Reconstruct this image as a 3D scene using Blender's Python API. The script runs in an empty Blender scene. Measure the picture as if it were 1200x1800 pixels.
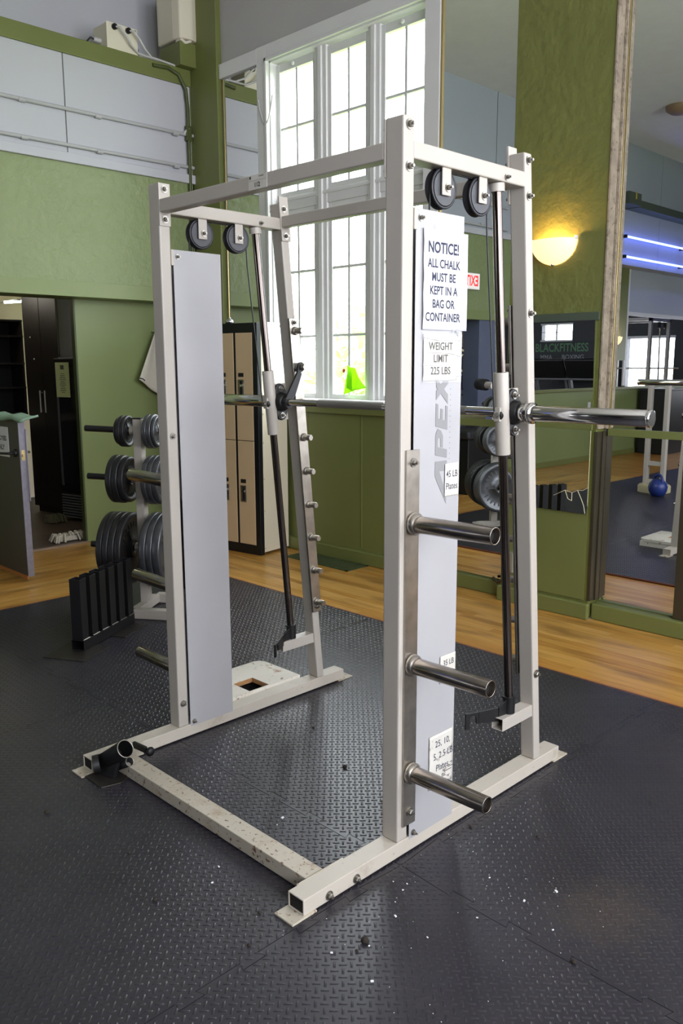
import bpy, math, random
from mathutils import Vector, Matrix
random.seed(7)
S = bpy.context.scene
COL = S.collection
pi = math.pi

# ------------------------------------------------------------------ camera
YAW, PITCH, ROLL = 0.7877, -0.1764, -0.0034
fw = Vector((-math.sin(YAW)*math.cos(PITCH), math.cos(YAW)*math.cos(PITCH), math.sin(PITCH)))
rt = Vector((math.cos(YAW), math.sin(YAW), 0)); up = rt.cross(fw)
r2 = rt*math.cos(ROLL)+up*math.sin(ROLL); u2 = up*math.cos(ROLL)-rt*math.sin(ROLL)
cd = bpy.data.cameras.new('camera'); cam = bpy.data.objects.new('camera', cd); COL.objects.link(cam)
cam.matrix_world = Matrix(((r2.x, u2.x, -fw.x, 1.5023), (r2.y, u2.y, -fw.y, -1.7255), (r2.z, u2.z, -fw.z, 1.4694), (0, 0, 0, 1)))
cd.sensor_fit = 'HORIZONTAL'; cd.sensor_width = 36; cd.lens = 36*1465.6/1200; cd.clip_end = 200; cd.clip_start = .02
S.camera = cam

# ------------------------------------------------------------------ light and exposure
S.view_settings.view_transform = 'Standard'; S.view_settings.look = 'None'
S.view_settings.gamma = 1; S.view_settings.use_curve_mapping = False
S.view_settings.exposure = 1.17
W = bpy.data.worlds.new('overcast_sky'); S.world = W; W.use_nodes = True
bg = W.node_tree.nodes['Background']; bg.inputs[0].default_value = (.90, .92, 1, 1); bg.inputs[1].default_value = 6.0
S.cycles.max_bounces = 12; S.cycles.diffuse_bounces = 5; S.cycles.glossy_bounces = 6; S.cycles.transparent_max_bounces = 16
S.cycles.transmission_bounces = 6
S.cycles.caustics_reflective = False; S.cycles.caustics_refractive = False
S.cycles.sample_clamp_indirect = 6; S.cycles.use_denoising = True

def portal(name, loc, rot, sx, sy):
    l = bpy.data.lights.new(name, 'AREA'); l.shape = 'RECTANGLE'; l.size = sx; l.size_y = sy
    l.cycles.is_portal = True
    o = bpy.data.objects.new(name, l); COL.objects.link(o); o.location = loc; o.rotation_euler = rot
    return o
portal('window_portal', (-2.93, 2.86, 2.45), (-pi/2, 0, 0), 1.5, 2.5)        # faces the room (-Y)
for yy in (-2.25, -.15, 1.65):
    portal('side_window_portal', (3.76, yy, 2.4), (0, pi/2, 0), 2.6, 1.9)     # faces -X
portal('rear_window_portal', (-3.5, -9.62, 1.5), (pi/2, 0, 0), 1.0, .9)

# ------------------------------------------------------------------ materials
MATS = {}
def lin(c):
    return tuple(((x/255+.055)/1.055)**2.4 if x > 10 else x/255/12.92 for x in c)
def mat(name, rgb, rough=.5, metal=0, spec=.5, var=0, vscale=6, bump=0, bscale=40, emit=0, srgb=True, coat=0):
    if name in MATS: return MATS[name]
    m = bpy.data.materials.new(name); m.use_nodes = True; MATS[name] = m
    nt = m.node_tree; b = nt.nodes['Principled BSDF']
    c = lin(rgb) if srgb else rgb
    b.inputs['Base Color'].default_value = (*c, 1)
    b.inputs['Roughness'].default_value = rough; b.inputs['Metallic'].default_value = metal
    b.inputs['Specular IOR Level'].default_value = spec
    b.inputs['Coat Weight'].default_value = coat
    if emit:
        b.inputs['Emission Color'].default_value = (*c, 1); b.inputs['Emission Strength'].default_value = emit
    if var or bump:
        tc = nt.nodes.new('ShaderNodeTexCoord')
    if var:
        n = nt.nodes.new('ShaderNodeTexNoise'); n.inputs['Scale'].default_value = vscale; n.inputs['Detail'].default_value = 6
        nt.links.new(tc.outputs['Object'], n.inputs['Vector'])
        r = nt.nodes.new('ShaderNodeValToRGB')
        r.color_ramp.elements[0].position = .3; r.color_ramp.elements[1].position = .7
        r.color_ramp.elements[0].color = (*[x*(1-var) for x in c], 1); r.color_ramp.elements[1].color = (*[min(1, x*(1+var*.6)) for x in c], 1)
        nt.links.new(n.outputs['Fac'], r.inputs[0]); nt.links.new(r.outputs[0], b.inputs['Base Color'])
    if bump:
        n2 = nt.nodes.new('ShaderNodeTexNoise'); n2.inputs['Scale'].default_value = bscale; n2.inputs['Detail'].default_value = 4
        nt.links.new(tc.outputs['Object'], n2.inputs['Vector'])
        bp = nt.nodes.new('ShaderNodeBump'); bp.inputs['Strength'].default_value = bump; bp.inputs['Distance'].default_value = .02
        nt.links.new(n2.outputs['Fac'], bp.inputs['Height']); nt.links.new(bp.outputs[0], b.inputs['Normal'])
    return m

def add_spots(m, rgb, scale, lo, hi, detail=8):
    """stains / chips with a shape of their own, mixed over the base colour"""
    nt = m.node_tree; b = nt.nodes['Principled BSDF']
    tc = nt.nodes.new('ShaderNodeTexCoord'); n = nt.nodes.new('ShaderNodeTexNoise')
    n.inputs['Scale'].default_value = scale; n.inputs['Detail'].default_value = detail; n.inputs['Roughness'].default_value = .65
    nt.links.new(tc.outputs['Object'], n.inputs['Vector'])
    mr = nt.nodes.new('ShaderNodeMapRange'); mr.inputs[1].default_value = lo; mr.inputs[2].default_value = hi
    nt.links.new(n.outputs['Fac'], mr.inputs[0])
    mx = nt.nodes.new('ShaderNodeMix'); mx.data_type = 'RGBA'
    old = b.inputs['Base Color']
    if old.links: nt.links.new(old.links[0].from_socket, mx.inputs[6])
    else: mx.inputs[6].default_value = old.default_value
    mx.inputs[7].default_value = (*lin(rgb), 1)
    nt.links.new(mr.outputs[0], mx.inputs[0]); nt.links.new(mx.outputs[2], b.inputs['Base Color'])
    return m

PAINT = mat('cream_paint', (186, 179, 168), .38, var=.05, vscale=3)
WORN = add_spots(add_spots(mat('worn_cream_paint', (196, 188, 174), .45, var=.06, vscale=5), (120, 84, 58), 55, .66, .72), (150, 135, 110), 9, .58, .8)
RUSTY = add_spots(add_spots(mat('chipped_cream_paint', (190, 182, 164), .5, var=.08, vscale=6), (104, 66, 44), 60, .585, .63), (160, 140, 112), 12, .52, .75)
STEEL = mat('brushed_steel', (176, 170, 160), .36, 1, var=.22, vscale=18)
PEG = mat('worn_peg_steel', (150, 142, 134), .24, 1, var=.18, vscale=14)
CHROME = mat('chrome', (205, 203, 200), .13, 1)
ROD = mat('polished_rod', (104, 96, 91), .16, 1)
BOLT = mat('zinc_bolt', (150, 146, 138), .35, 1)
BLACK = mat('black_enamel', (14, 14, 15), .48, var=.1)
RUBBLK = mat('black_rubber_wheel', (38, 38, 42), .45)
GREYRIM = mat('grey_nylon', (60, 60, 64), .45)
FOAM = mat('black_foam', (16, 16, 17), .85, bump=.2, bscale=150)
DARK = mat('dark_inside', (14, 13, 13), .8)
PAPER = mat('white_paper', (226, 226, 230), .55)
PAPER2 = mat('cream_paper', (214, 210, 198), .6, var=.04)
INK = mat('dark_ink', (44, 46, 70), .6)
INKG = mat('faded_grey_ink', (88, 86, 84), .6)
LOGO = mat('grey_logo_vinyl', (140, 140, 140), .45)
RED = mat('red_ink', (190, 40, 38), .5)
PLATEBLK = mat('black_iron_plate', (40, 40, 41), .42, metal=.25, var=.15, vscale=30)
PLATEGRY = mat('grey_iron_plate', (96, 98, 101), .36, metal=.6, var=.15, vscale=24)
WHITE = mat('white_gloss_trim', (218, 218, 216), .4, var=.02)
WALLG = mat('grey_plaster', (176, 174, 172), .9, var=.04, vscale=2, bump=.25, bscale=60)
WALLW = mat('pale_grey_board', (190, 191, 196), .75, var=.03, vscale=1.5)
WALLB = mat('pale_blue_grey_board', (168, 174, 182), .75, var=.03, vscale=1.5)
CEIL = mat('off_white_ceiling', (232, 229, 226), .9, var=.03, bump=.15, bscale=80)
GREEN = mat('green_paint', (112, 119, 66), .42, var=.08, vscale=2.2)
GREENW = mat('green_stucco', (110, 114, 58), .42, var=.07, vscale=2.0, bump=.6, bscale=14)
GREENS = mat('lit_green_stucco', (133, 146, 100), .42, var=.05, vscale=1.5, bump=.8, bscale=14)  # the shared green paint, with the left wall's daylight put into its colour
GREENL = mat('lit_green_paint', (130, 143, 92), .4, var=.05, vscale=1.5)  # smooth green paint, lightened in colour for daylight on the left wall
SLATE = mat('slate_blue_paint', (92, 100, 122), .55, var=.05)
CREAMW = mat('cream_wall', (226, 214, 184), .8)
DKWOOD = mat('dark_brown_laminate', (36, 31, 28), .4, var=.12, vscale=10)
GREYDOOR = mat('dark_grey_door', (72, 68, 64), .5, var=.05)
EDGEDOOR = mat('grey_door_edge', (150, 146, 158), .5, var=.12, vscale=40)
LOCKB = mat('black_locker_frame', (18, 20, 24), .3)
LOCKD = mat('beige_locker_door', (204, 180, 142), .45, var=.03)
LOCKS = mat('cream_locker_side', (214, 206, 182), .5)
BOARD = mat('white_board', (236, 240, 244), .4)
CLOTH = mat('white_cloth', (214, 208, 192), .85)
MINT = mat('mint_cloth', (132, 160, 136), .85, var=.08)
LIME = mat('lime_green_cloth', (168, 216, 40), .7, var=.1, vscale=12)
BEIGE = mat('beige_plastic', (222, 216, 194), .5)
WIRE_W = mat('white_cable', (196, 196, 192), .5)
WIRE_K = mat('dark_cable', (40, 40, 44), .5)
GOLD = mat('brass_strip', (196, 176, 124), .3, 1)
RAW = add_spots(mat('raw_grey_wood', (160, 148, 128), .8, var=.25, vscale=14, bump=.5, bscale=60), (96, 84, 68), 30, .55, .7)
DKTRIM = mat('dark_olive_metal', (78, 72, 56), .35, metal=.5, var=.1)
BLUEK = mat('blue_vinyl', (34, 52, 118), .4)
OLIVE = mat('olive_cream_base', (188, 178, 140), .5)
DKBEAM = mat('dark_green_beam', (74, 84, 70), .5)
DKWALL = mat('charcoal_wall', (40, 44, 50), .6)
PLY = add_spots(add_spots(mat('painted_plywood', (226, 220, 206), .6, var=.06), (104, 74, 54), 38, .62, .66), (150, 110, 70), 7, .62, .7)
PLYE = mat('plywood_edge', (176, 132, 84), .7, var=.2, vscale=30)
MOP = mat('mop_yarn', (206, 198, 180), .95, var=.1, vscale=60, bump=.5, bscale=120)
TUBE_B = mat('blue_tube_glow', (110, 130, 255), .4, emit=4)
TUBE_W = mat('white_tube_glow', (230, 255, 240), .4, emit=3)
SHADE = mat('lit_glass_shade', (255, 206, 150), .4, emit=.75)
EXITM = mat('exit_sign_face', (235, 228, 224), .5, emit=.25)
EXITR = mat('exit_red_glow', (226, 40, 44), .5, emit=.8)
LINEW = mat('cream_line_paint', (240, 230, 190), .5)
TAPE = bpy.data.materials.new('clear_tape'); TAPE.use_nodes = True
_n = TAPE.node_tree; _b = _n.nodes['Principled BSDF']; _b.inputs['Base Color'].default_value = (.9, .9, .9, 1); _b.inputs['Roughness'].default_value = .15; _b.inputs['Alpha'].default_value = .13

MIRROR = bpy.data.materials.new('mirror_silver'); MIRROR.use_nodes = True
_b = MIRROR.node_tree.nodes['Principled BSDF']; _b.inputs['Base Color'].default_value = (.84, .855, .85, 1); _b.inputs['Metallic'].default_value = 1; _b.inputs['Roughness'].default_value = .005

GLASS = bpy.data.materials.new('window_glass'); GLASS.use_nodes = True
nt = GLASS.node_tree; nt.nodes.clear()
o_ = nt.nodes.new('ShaderNodeOutputMaterial'); mx = nt.nodes.new('ShaderNodeMixShader'); tr = nt.nodes.new('ShaderNodeBsdfTransparent'); gl = nt.nodes.new('ShaderNodeBsdfGlossy'); fr = None
gl.inputs['Roughness'].default_value = .03; tr.inputs[0].default_value = (.97, .99, .98, 1); mx.inputs[0].default_value = .035
nt.links.new(tr.outputs[0], mx.inputs[1]); nt.links.new(gl.outputs[0], mx.inputs[2]); nt.links.new(mx.outputs[0], o_.inputs[0])

# rubber of the floor tiles, with scuffs and a brown dirt stain
RUBBER = mat('black_floor_rubber', (46, 44, 50), .33, var=.22, vscale=2.2)
add_spots(RUBBER, (58, 55, 57), 1.7, .5, .85, 5)
_r = RUBBER.node_tree; _g = _r.nodes.new('ShaderNodeNewGeometry'); _v = _r.nodes.new('ShaderNodeVectorMath'); _v.operation = 'SUBTRACT'; _v.inputs[1].default_value = (.56, .22, 0)
_s = _r.nodes.new('ShaderNodeVectorMath'); _s.operation = 'MULTIPLY'; _s.inputs[1].default_value = (5.0, 4.2, 0); _d = _r.nodes.new('ShaderNodeVectorMath'); _d.operation = 'LENGTH'
_r.links.new(_g.outputs['Position'], _v.inputs[0]); _r.links.new(_v.outputs[0], _s.inputs[0]); _r.links.new(_s.outputs[0], _d.inputs[0])
_n = _r.nodes.new('ShaderNodeTexNoise'); _n.inputs['Scale'].default_value = 22; _n.inputs['Detail'].default_value = 6; _r.links.new(_g.outputs['Position'], _n.inputs['Vector'])
_a = _r.nodes.new('ShaderNodeMath'); _a.operation = 'ADD'; _r.links.new(_d.outputs['Value'], _a.inputs[0]); _r.links.new(_n.outputs['Fac'], _a.inputs[1])
_q = _r.nodes.new('ShaderNodeMapRange'); _q.inputs[1].default_value = .65; _q.inputs[2].default_value = 1.35; _q.inputs[3].default_value = .75; _q.inputs[4].default_value = 0; _r.links.new(_a.outputs[0], _q.inputs[0])
_x = _r.nodes.new('ShaderNodeMix'); _x.data_type = 'RGBA'; _p = _r.nodes['Principled BSDF']; _r.links.new(_p.inputs['Base Color'].links[0].from_socket, _x.inputs[6]); _x.inputs[7].default_value = (*lin((62, 54, 48)), 1)
_r.links.new(_q.outputs[0], _x.inputs[0]); _r.links.new(_x.outputs[2], _p.inputs['Base Color'])
_y = _r.nodes.new('ShaderNodeMapRange'); _y.inputs[3].default_value = .33; _y.inputs[4].default_value = .75; _r.links.new(_q.outputs[0], _y.inputs[0]); _r.links.new(_y.outputs[0], _p.inputs['Roughness'])
# strip wood floor
WOOD = bpy.data.materials.new('maple_strip_floor'); WOOD.use_nodes = True
def wood_nodes(m, c1, c2, cm, dirs, rough, width=.9, row=.057):
    nt = m.node_tree; b = nt.nodes['Principled BSDF']
    tc = nt.nodes.new('ShaderNodeTexCoord'); mp = nt.nodes.new('ShaderNodeMapping'); mp.inputs['Rotation'].default_value = (0, 0, dirs)
    nt.links.new(tc.outputs['Object'], mp.inputs[0])
    br = nt.nodes.new('ShaderNodeTexBrick'); br.inputs['Scale'].default_value = 1
    br.inputs['Brick Width'].default_value = width; br.inputs['Row Height'].default_value = row; br.inputs['Mortar Size'].default_value = .0014
    br.offset = .37; br.offset_frequency = 3
    br.inputs['Color1'].default_value = (*lin(c1), 1); br.inputs['Color2'].default_value = (*lin(c2), 1); br.inputs['Mortar'].default_value = (*lin(cm), 1)
    nt.links.new(mp.outputs[0], br.inputs[0])
    ms = nt.nodes.new('ShaderNodeMapping'); ms.inputs['Scale'].default_value = (1.2, 26, 1); nt.links.new(mp.outputs[0], ms.inputs[0])
    n = nt.nodes.new('ShaderNodeTexNoise'); n.inputs['Scale'].default_value = 2.5; n.inputs['Detail'].default_value = 8; nt.links.new(ms.outputs[0], n.inputs[0])
    mr = nt.nodes.new('ShaderNodeMapRange'); mr.inputs[1].default_value = .3; mr.inputs[2].default_value = .7; mr.inputs[3].default_value = .72; mr.inputs[4].default_value = 1.12
    nt.links.new(n.outputs[0], mr.inputs[0])
    mx = nt.nodes.new('ShaderNodeMix'); mx.data_type = 'RGBA'; mx.blend_type = 'MULTIPLY'; mx.inputs[0].default_value = 1
    nt.links.new(br.outputs[0], mx.inputs[6]); nt.links.new(mr.outputs[0], mx.inputs[7])
    # worn dark scuff stains
    ms2 = nt.nodes.new('ShaderNodeMapping'); ms2.inputs['Scale'].default_value = (1, 5, 1); nt.links.new(mp.outputs[0], ms2.inputs[0])
    n2 = nt.nodes.new('ShaderNodeTexNoise'); n2.inputs['Scale'].default_value = 1.6; n2.inputs['Detail'].default_value = 9; nt.links.new(ms2.outputs[0], n2.inputs[0])
    mr2 = nt.nodes.new('ShaderNodeMapRange'); mr2.inputs[1].default_value = .55; mr2.inputs[2].default_value = .75; nt.links.new(n2.outputs[0], mr2.inputs[0])
    mx2 = nt.nodes.new('ShaderNodeMix'); mx2.data_type = 'RGBA'; nt.links.new(mr2.outputs[0], mx2.inputs[0]); nt.links.new(mx.outputs[2], mx2.inputs[6]); mx2.inputs[7].default_value = (*lin([x*.62 for x in c2]), 1)
    nt.links.new(mx2.outputs[2], b.inputs['Base Color']); b.inputs['Roughness'].default_value = rough
wood_nodes(WOOD, (206, 152, 74), (188, 128, 54), (116, 76, 34), 0, .3)
def plank_mat(name, sc):
    m = bpy.data.materials.new(name); m.use_nodes = True; nt = m.node_tree; b = nt.nodes['Principled BSDF']; b.inputs['Roughness'].default_value = .3
    oi = nt.nodes.new('ShaderNodeObjectInfo'); rp = nt.nodes.new('ShaderNodeValToRGB'); nt.links.new(oi.outputs['Random'], rp.inputs[0])
    rp.color_ramp.elements[0].color = (*lin((192, 138, 64)), 1); rp.color_ramp.elements[1].color = (*lin((216, 168, 94)), 1)
    e = rp.color_ramp.elements.new(.5); e.color = (*lin((205, 154, 76)), 1)
    tc = nt.nodes.new('ShaderNodeTexCoord')
    def noise(scale, sv, lo, hi, o0, o1):
        mp = nt.nodes.new('ShaderNodeMapping'); mp.inputs['Scale'].default_value = sv; nt.links.new(tc.outputs['Object'], mp.inputs[0])
        n = nt.nodes.new('ShaderNodeTexNoise'); n.inputs['Scale'].default_value = scale; n.inputs['Detail'].default_value = 8; nt.links.new(mp.outputs[0], n.inputs[0])
        r = nt.nodes.new('ShaderNodeMapRange'); r.inputs[1].default_value = lo; r.inputs[2].default_value = hi; r.inputs[3].default_value = o0; r.inputs[4].default_value = o1; nt.links.new(n.outputs[0], r.inputs[0]); return r
    g = noise(2.5, sc[0], .3, .7, .78, 1.10); w = noise(1.6, sc[1], .50, .74, 0, .85)
    mx = nt.nodes.new('ShaderNodeMix'); mx.data_type = 'RGBA'; mx.blend_type = 'MULTIPLY'; mx.inputs[0].default_value = 1; nt.links.new(rp.outputs[0], mx.inputs[6]); nt.links.new(g.outputs[0], mx.inputs[7])
    m2 = nt.nodes.new('ShaderNodeMix'); m2.data_type = 'RGBA'; nt.links.new(w.outputs[0], m2.inputs[0]); nt.links.new(mx.outputs[2], m2.inputs[6]); m2.inputs[7].default_value = (*lin((122, 82, 38)), 1)
    nt.links.new(m2.outputs[2], b.inputs['Base Color']); return m
PLANK = plank_mat('maple_board', ((1.2, 26, 1), (1, 5, 1))); PLANKY = plank_mat('maple_board_across', ((26, 1.2, 1), (5, 1, 1)))
LAM = bpy.data.materials.new('dark_laminate_floor'); LAM.use_nodes = True
wood_nodes(LAM, (96, 78, 66), (80, 66, 56), (50, 40, 34), pi/2, .45, 1.2, .16)

# thin lime cloth lets the daylight through
_l = LIME.node_tree; _m = _l.nodes.new('ShaderNodeMixShader'); _t = _l.nodes.new('ShaderNodeBsdfTranslucent'); _t.inputs[0].default_value = (*lin((190, 236, 60)), 1)
_m.inputs[0].default_value = .6; _l.links.new(_l.nodes['Principled BSDF'].outputs[0], _m.inputs[1]); _l.links.new(_t.outputs[0], _m.inputs[2]); _l.links.new(_m.outputs[0], _l.nodes['Material Output'].inputs[0])
# ------------------------------------------------------------------ mesh helpers
class B:
    def __init__(s): s.v = []; s.f = []; s.sm = []
    def _add(s, vs, fs, smooth=False):
        k = len(s.v); s.v += [tuple(x) for x in vs]; s.f += [tuple(i+k for i in f) for f in fs]; s.sm += [smooth]*len(fs); return s
    def box(s, x0, x1, y0, y1, z0, z1):
        return s._add([(x0, y0, z0), (x1, y0, z0), (x1, y1, z0), (x0, y1, z0), (x0, y0, z1), (x1, y0, z1), (x1, y1, z1), (x0, y1, z1)],
                      [(0, 3, 2, 1), (4, 5, 6, 7), (0, 1, 5, 4), (1, 2, 6, 5), (2, 3, 7, 6), (3, 0, 4, 7)])
    def obox(s, c, ax, ay, az, dx, dy, dz):
        c = Vector(c); ax, ay, az = [Vector(a).normalized() for a in (ax, ay, az)]
        vs = [c+ax*dx/2*i+ay*dy/2*j+az*dz/2*k for i, j, k in ((-1, -1, -1), (1, -1, -1), (1, 1, -1), (-1, 1, -1), (-1, -1, 1), (1, -1, 1), (1, 1, 1), (-1, 1, 1))]
        return s._add(vs, [(0, 3, 2, 1), (4, 5, 6, 7), (0, 1, 5, 4), (1, 2, 6, 5), (2, 3, 7, 6), (3, 0, 4, 7)])
    def prism(s, poly, d):
        """closed 3-D polygon swept along d"""
        n = len(poly); P = [Vector(q) for q in poly]; d = Vector(d)
        s._add(P+[q+d for q in P], [tuple(range(n))[::-1], tuple(range(n, 2*n))]+[(i, (i+1) % n, n+(i+1) % n, n+i) for i in range(n)]); return s
    def lathe(s, prof, c, ax, n=24, smooth=True, closed=False):
        """profile of (radius, offset along axis)"""
        c = Vector(c); ax = Vector(ax).normalized(); t = Vector((0, 0, 1)) if abs(ax.z) < .9 else Vector((1, 0, 0))
        a = ax.cross(t).normalized(); b = ax.cross(a); vs = []; m = len(prof)
        for i in range(n):
            w = 2*pi*i/n
            for r, h in prof: vs.append(c+ax*h+(a*math.cos(w)+b*math.sin(w))*r)
        fs = []
        for i in range(n):
            j = (i+1) % n
            for k in range(m if closed else m-1):
                l = (k+1) % m
                fs.append((i*m+k, i*m+l, j*m+l, j*m+k))
        s._add(vs, fs, smooth)
        if not closed:
            for e in (0, m-1):
                if prof[e][0] > 1e-6: s._add([vs[i*m+e] for i in range(n)], [tuple(range(n))])
        return s
    def cyl(s, p0, p1, r, n=16, r1=None):
        p0, p1 = Vector(p0), Vector(p1); L = (p1-p0).length
        return s.lathe([(r, 0), (r if r1 is None else r1, L)], p0, p1-p0, n)
    def pipe(s, p0, p1, ro, ri, n=20):
        p0, p1 = Vector(p0), Vector(p1); L = (p1-p0).length
        return s.lathe([(ri, 0), (ro, 0), (ro, L), (ri, L)], p0, p1-p0, n, True, True)
    def path(s, pts, r, n=8):
        pts = [Vector(q) for q in pts]; m = len(pts); vs = []
        ref = Vector((.31, .17, .93))
        for i, q in enumerate(pts):
            d = (pts[min(i+1, m-1)]-pts[max(i-1, 0)]).normalized(); a = d.cross(ref).normalized(); b = d.cross(a)
            for k in range(n): w = 2*pi*k/n; vs.append(q+(a*math.cos(w)+b*math.sin(w))*r)
        fs = [(i*n+k, i*n+(k+1) % n, (i+1)*n+(k+1) % n, (i+1)*n+k) for i in range(m-1) for k in range(n)]
        s._add(vs, fs, True); s._add(vs[:n], [tuple(range(n))[::-1]]); s._add(vs[-n:], [tuple(range(n))]); return s
    def rtube(s, p0, p1, side, w, h, t=.004):
        """hollow rectangular tube, open at both ends; side = direction of the width"""
        p0, p1 = Vector(p0), Vector(p1); d = (p1-p0).normalized(); a = Vector(side).normalized(); b = d.cross(a).normalized(); a = b.cross(d)
        def ring(p, ww, hh): return [p+a*ww/2*i+b*hh/2*j for i, j in ((-1, -1), (1, -1), (1, 1), (-1, 1))]
        vs = ring(p0, w, h)+ring(p1, w, h)+ring(p0, w-2*t, h-2*t)+ring(p1, w-2*t, h-2*t); fs = []
        for i in range(4):
            j = (i+1) % 4; fs += [(i, j, 4+j, 4+i), (8+j, 8+i, 12+i, 12+j), (j, i, 8+i, 8+j), (4+i, 4+j, 12+j, 12+i)]
        return s._add(vs, fs)
    def grid(s, f, nu, nv, smooth=True):
        vs = [f(i/nu, j/nv) for i in range(nu+1) for j in range(nv+1)]
        return s._add(vs, [(i*(nv+1)+j, (i+1)*(nv+1)+j, (i+1)*(nv+1)+j+1, i*(nv+1)+j+1) for i in range(nu) for j in range(nv)], smooth)
    def mesh(s, name, m, off=(0, 0, 0)):
        me = bpy.data.meshes.new(name); o = Vector(off)
        me.from_pydata([Vector(q)-o for q in s.v], [], s.f)
        me.polygons.foreach_set('use_smooth', s.sm)
        for mm in (m if isinstance(m, (list, tuple)) else [m]): me.materials.append(mm)
        me.update(); return me

def rootloc(o):
    v = Vector((0, 0, 0))
    while o is not None: v += o.location; o = o.parent
    return v
def link(name, me, parent=None):
    o = bpy.data.objects.new(name, me); COL.objects.link(o)
    if parent is not None: o.parent = parent
    return o
def tri_fix(me):
    import bmesh
    bm = bmesh.new(); bm.from_mesh(me); bmesh.ops.recalc_face_normals(bm, faces=bm.faces); bm.to_mesh(me); bm.free()
def part(name, b, m, parent, bevel=0, seg=2, label=None, kind=None, solid=0):
    me = b.mesh(name, m, rootloc(parent) if parent else (0, 0, 0)); tri_fix(me)
    o = link(name, me, parent)
    if bevel:
        md = o.modifiers.new('edge', 'BEVEL'); md.width = bevel; md.segments = seg; md.limit_method = 'ANGLE'; md.angle_limit = .6
    if solid:
        md = o.modifiers.new('thick', 'SOLIDIFY'); md.thickness = solid; md.offset = 0
    if label: o['label'] = label
    if kind: o['kind'] = kind
    return o
def tag(o, label, cat, group=None, kind=None):
    o['label'] = label; o['category'] = cat
    if group: o['group'] = group
    if kind: o['kind'] = kind
    return o
def thing(name, label, cat, loc=(0, 0, 0), group=None):
    o = bpy.data.objects.new(name, None); o.empty_display_size = .1; COL.objects.link(o); o.location = loc
    return tag(o, label, cat, group)
def single(name, b, m, label, cat, group=None, bevel=0, loc=None, kind=None, solid=0):
    """a thing that is one mesh, its origin at loc"""
    me = b.mesh(name, m, loc or (0, 0, 0)); tri_fix(me); o = link(name, me)
    if loc: o.location = loc
    if bevel:
        md = o.modifiers.new('edge', 'BEVEL'); md.width = bevel; md.segments = 2; md.limit_method = 'ANGLE'; md.angle_limit = .6
    if solid:
        md = o.modifiers.new('thick', 'SOLIDIFY'); md.thickness = solid; md.offset = 0
    return tag(o, label, cat, group, kind)
def struct(name, b, m, parent=None, bevel=0):
    o = part(name, b, m, parent, bevel)
    if parent is None: o['kind'] = 'structure'
    return o
def text_mesh(body, size, align='CENTER', bold=0, shear=0, spacing=1):
    cu = bpy.data.curves.new('txt', 'FONT'); cu.body = body; cu.size = size; cu.align_x = align; cu.align_y = 'CENTER'
    cu.offset = bold; cu.shear = shear; cu.space_character = spacing; cu.resolution_u = 3
    ob = bpy.data.objects.new('txt', cu); COL.objects.link(ob)
    me = bpy.data.meshes.new_from_object(ob.evaluated_get(bpy.context.evaluated_depsgraph_get()))
    bpy.data.objects.remove(ob); bpy.data.curves.remove(cu); return me
def lettering(lines, m, parent, right, upv, name='lettering', thick=.0006):
    """lines: (text, size, centre point [, bold, x-squeeze, align]); flat print lying on its sheet"""
    R, U = Vector(right).normalized(), Vector(upv).normalized(); N = R.cross(U); off = rootloc(parent); out = []
    for ln in lines:
        b = B()
        t, sz, c = ln[:3]; bold = ln[3] if len(ln) > 3 else 0; sq = ln[4] if len(ln) > 4 else 1; al = ln[5] if len(ln) > 5 else 'CENTER'
        me = text_mesh(t, sz, al, bold)
        vs = [Vector(c)+R*v.co.x*sq+U*v.co.y+N*thick for v in me.vertices]
        b._add(vs, [tuple(p.vertices) for p in me.polygons]); bpy.data.meshes.remove(me)
        out.append(link(name, b.mesh(name, m, off), parent))
    return out

# ================================================================== ROOM SHELL
XL, XU, XB = -4.9, -4.66, -5.2        # left wall: lower face, upper face, recess above the beam
YW = 2.70                              # window wall
YR, XR, ZC = -9.5, 3.7, 4.62           # rear wall, right wall, ceiling
floor = struct('floor', B().box(-4.9, XR+.1, YR-.1, YW+.1, -.1, -.022).box(-3.36, XR+.1, YR-.1, 1.66, -.022, -.0125).box(-4.9, -3.36, YR-.1, -3.2, -.022, -.0125), WOOD)
prnd = random.Random(3)
def planks(along, s0, s1, t0, t1, w, gaps=()):
    """strip-floor boards between s0..s1 (length) and t0..t1 (width), each a part of the floor"""
    t = t0
    while t < t1-.004:
        q = s0-prnd.uniform(0, 1.4); wt = min(w, t1-t)
        while q < s1:
            L = prnd.uniform(1.5, 2.6); a, e = max(q, s0), min(q+L, s1)
            if e-a > .04:
                zt = -.012+prnd.uniform(-.0006, .0004)
                bx = B().box(a+.0004, e-.0004, t+.0006, t+wt-.0006, -.024, zt) if along == 'x' else B().box(t+.0006, t+wt-.0006, a+.0004, e-.0004, -.024, zt)
                part('plank', bx, PLANK if along == 'x' else PLANKY, floor)
            q += L
        t += wt
planks('x', -3.45, 3.6, 1.63, 2.70, .0565)
planks('x', -4.9, -3.45, 1.63, 2.70, .0565)
planks('y', -3.2, 1.63, -4.9, -4.362, .0565)
planks('y', -3.2, 1.63, -4.359, -3.811, .0565)
planks('y', -3.2, 1.63, -3.800, -3.36, .0565)
struct('ceiling', B().box(-9.2, XR+.2, YR-.2, YW+.3, ZC, ZC+.1), CEIL)

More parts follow.
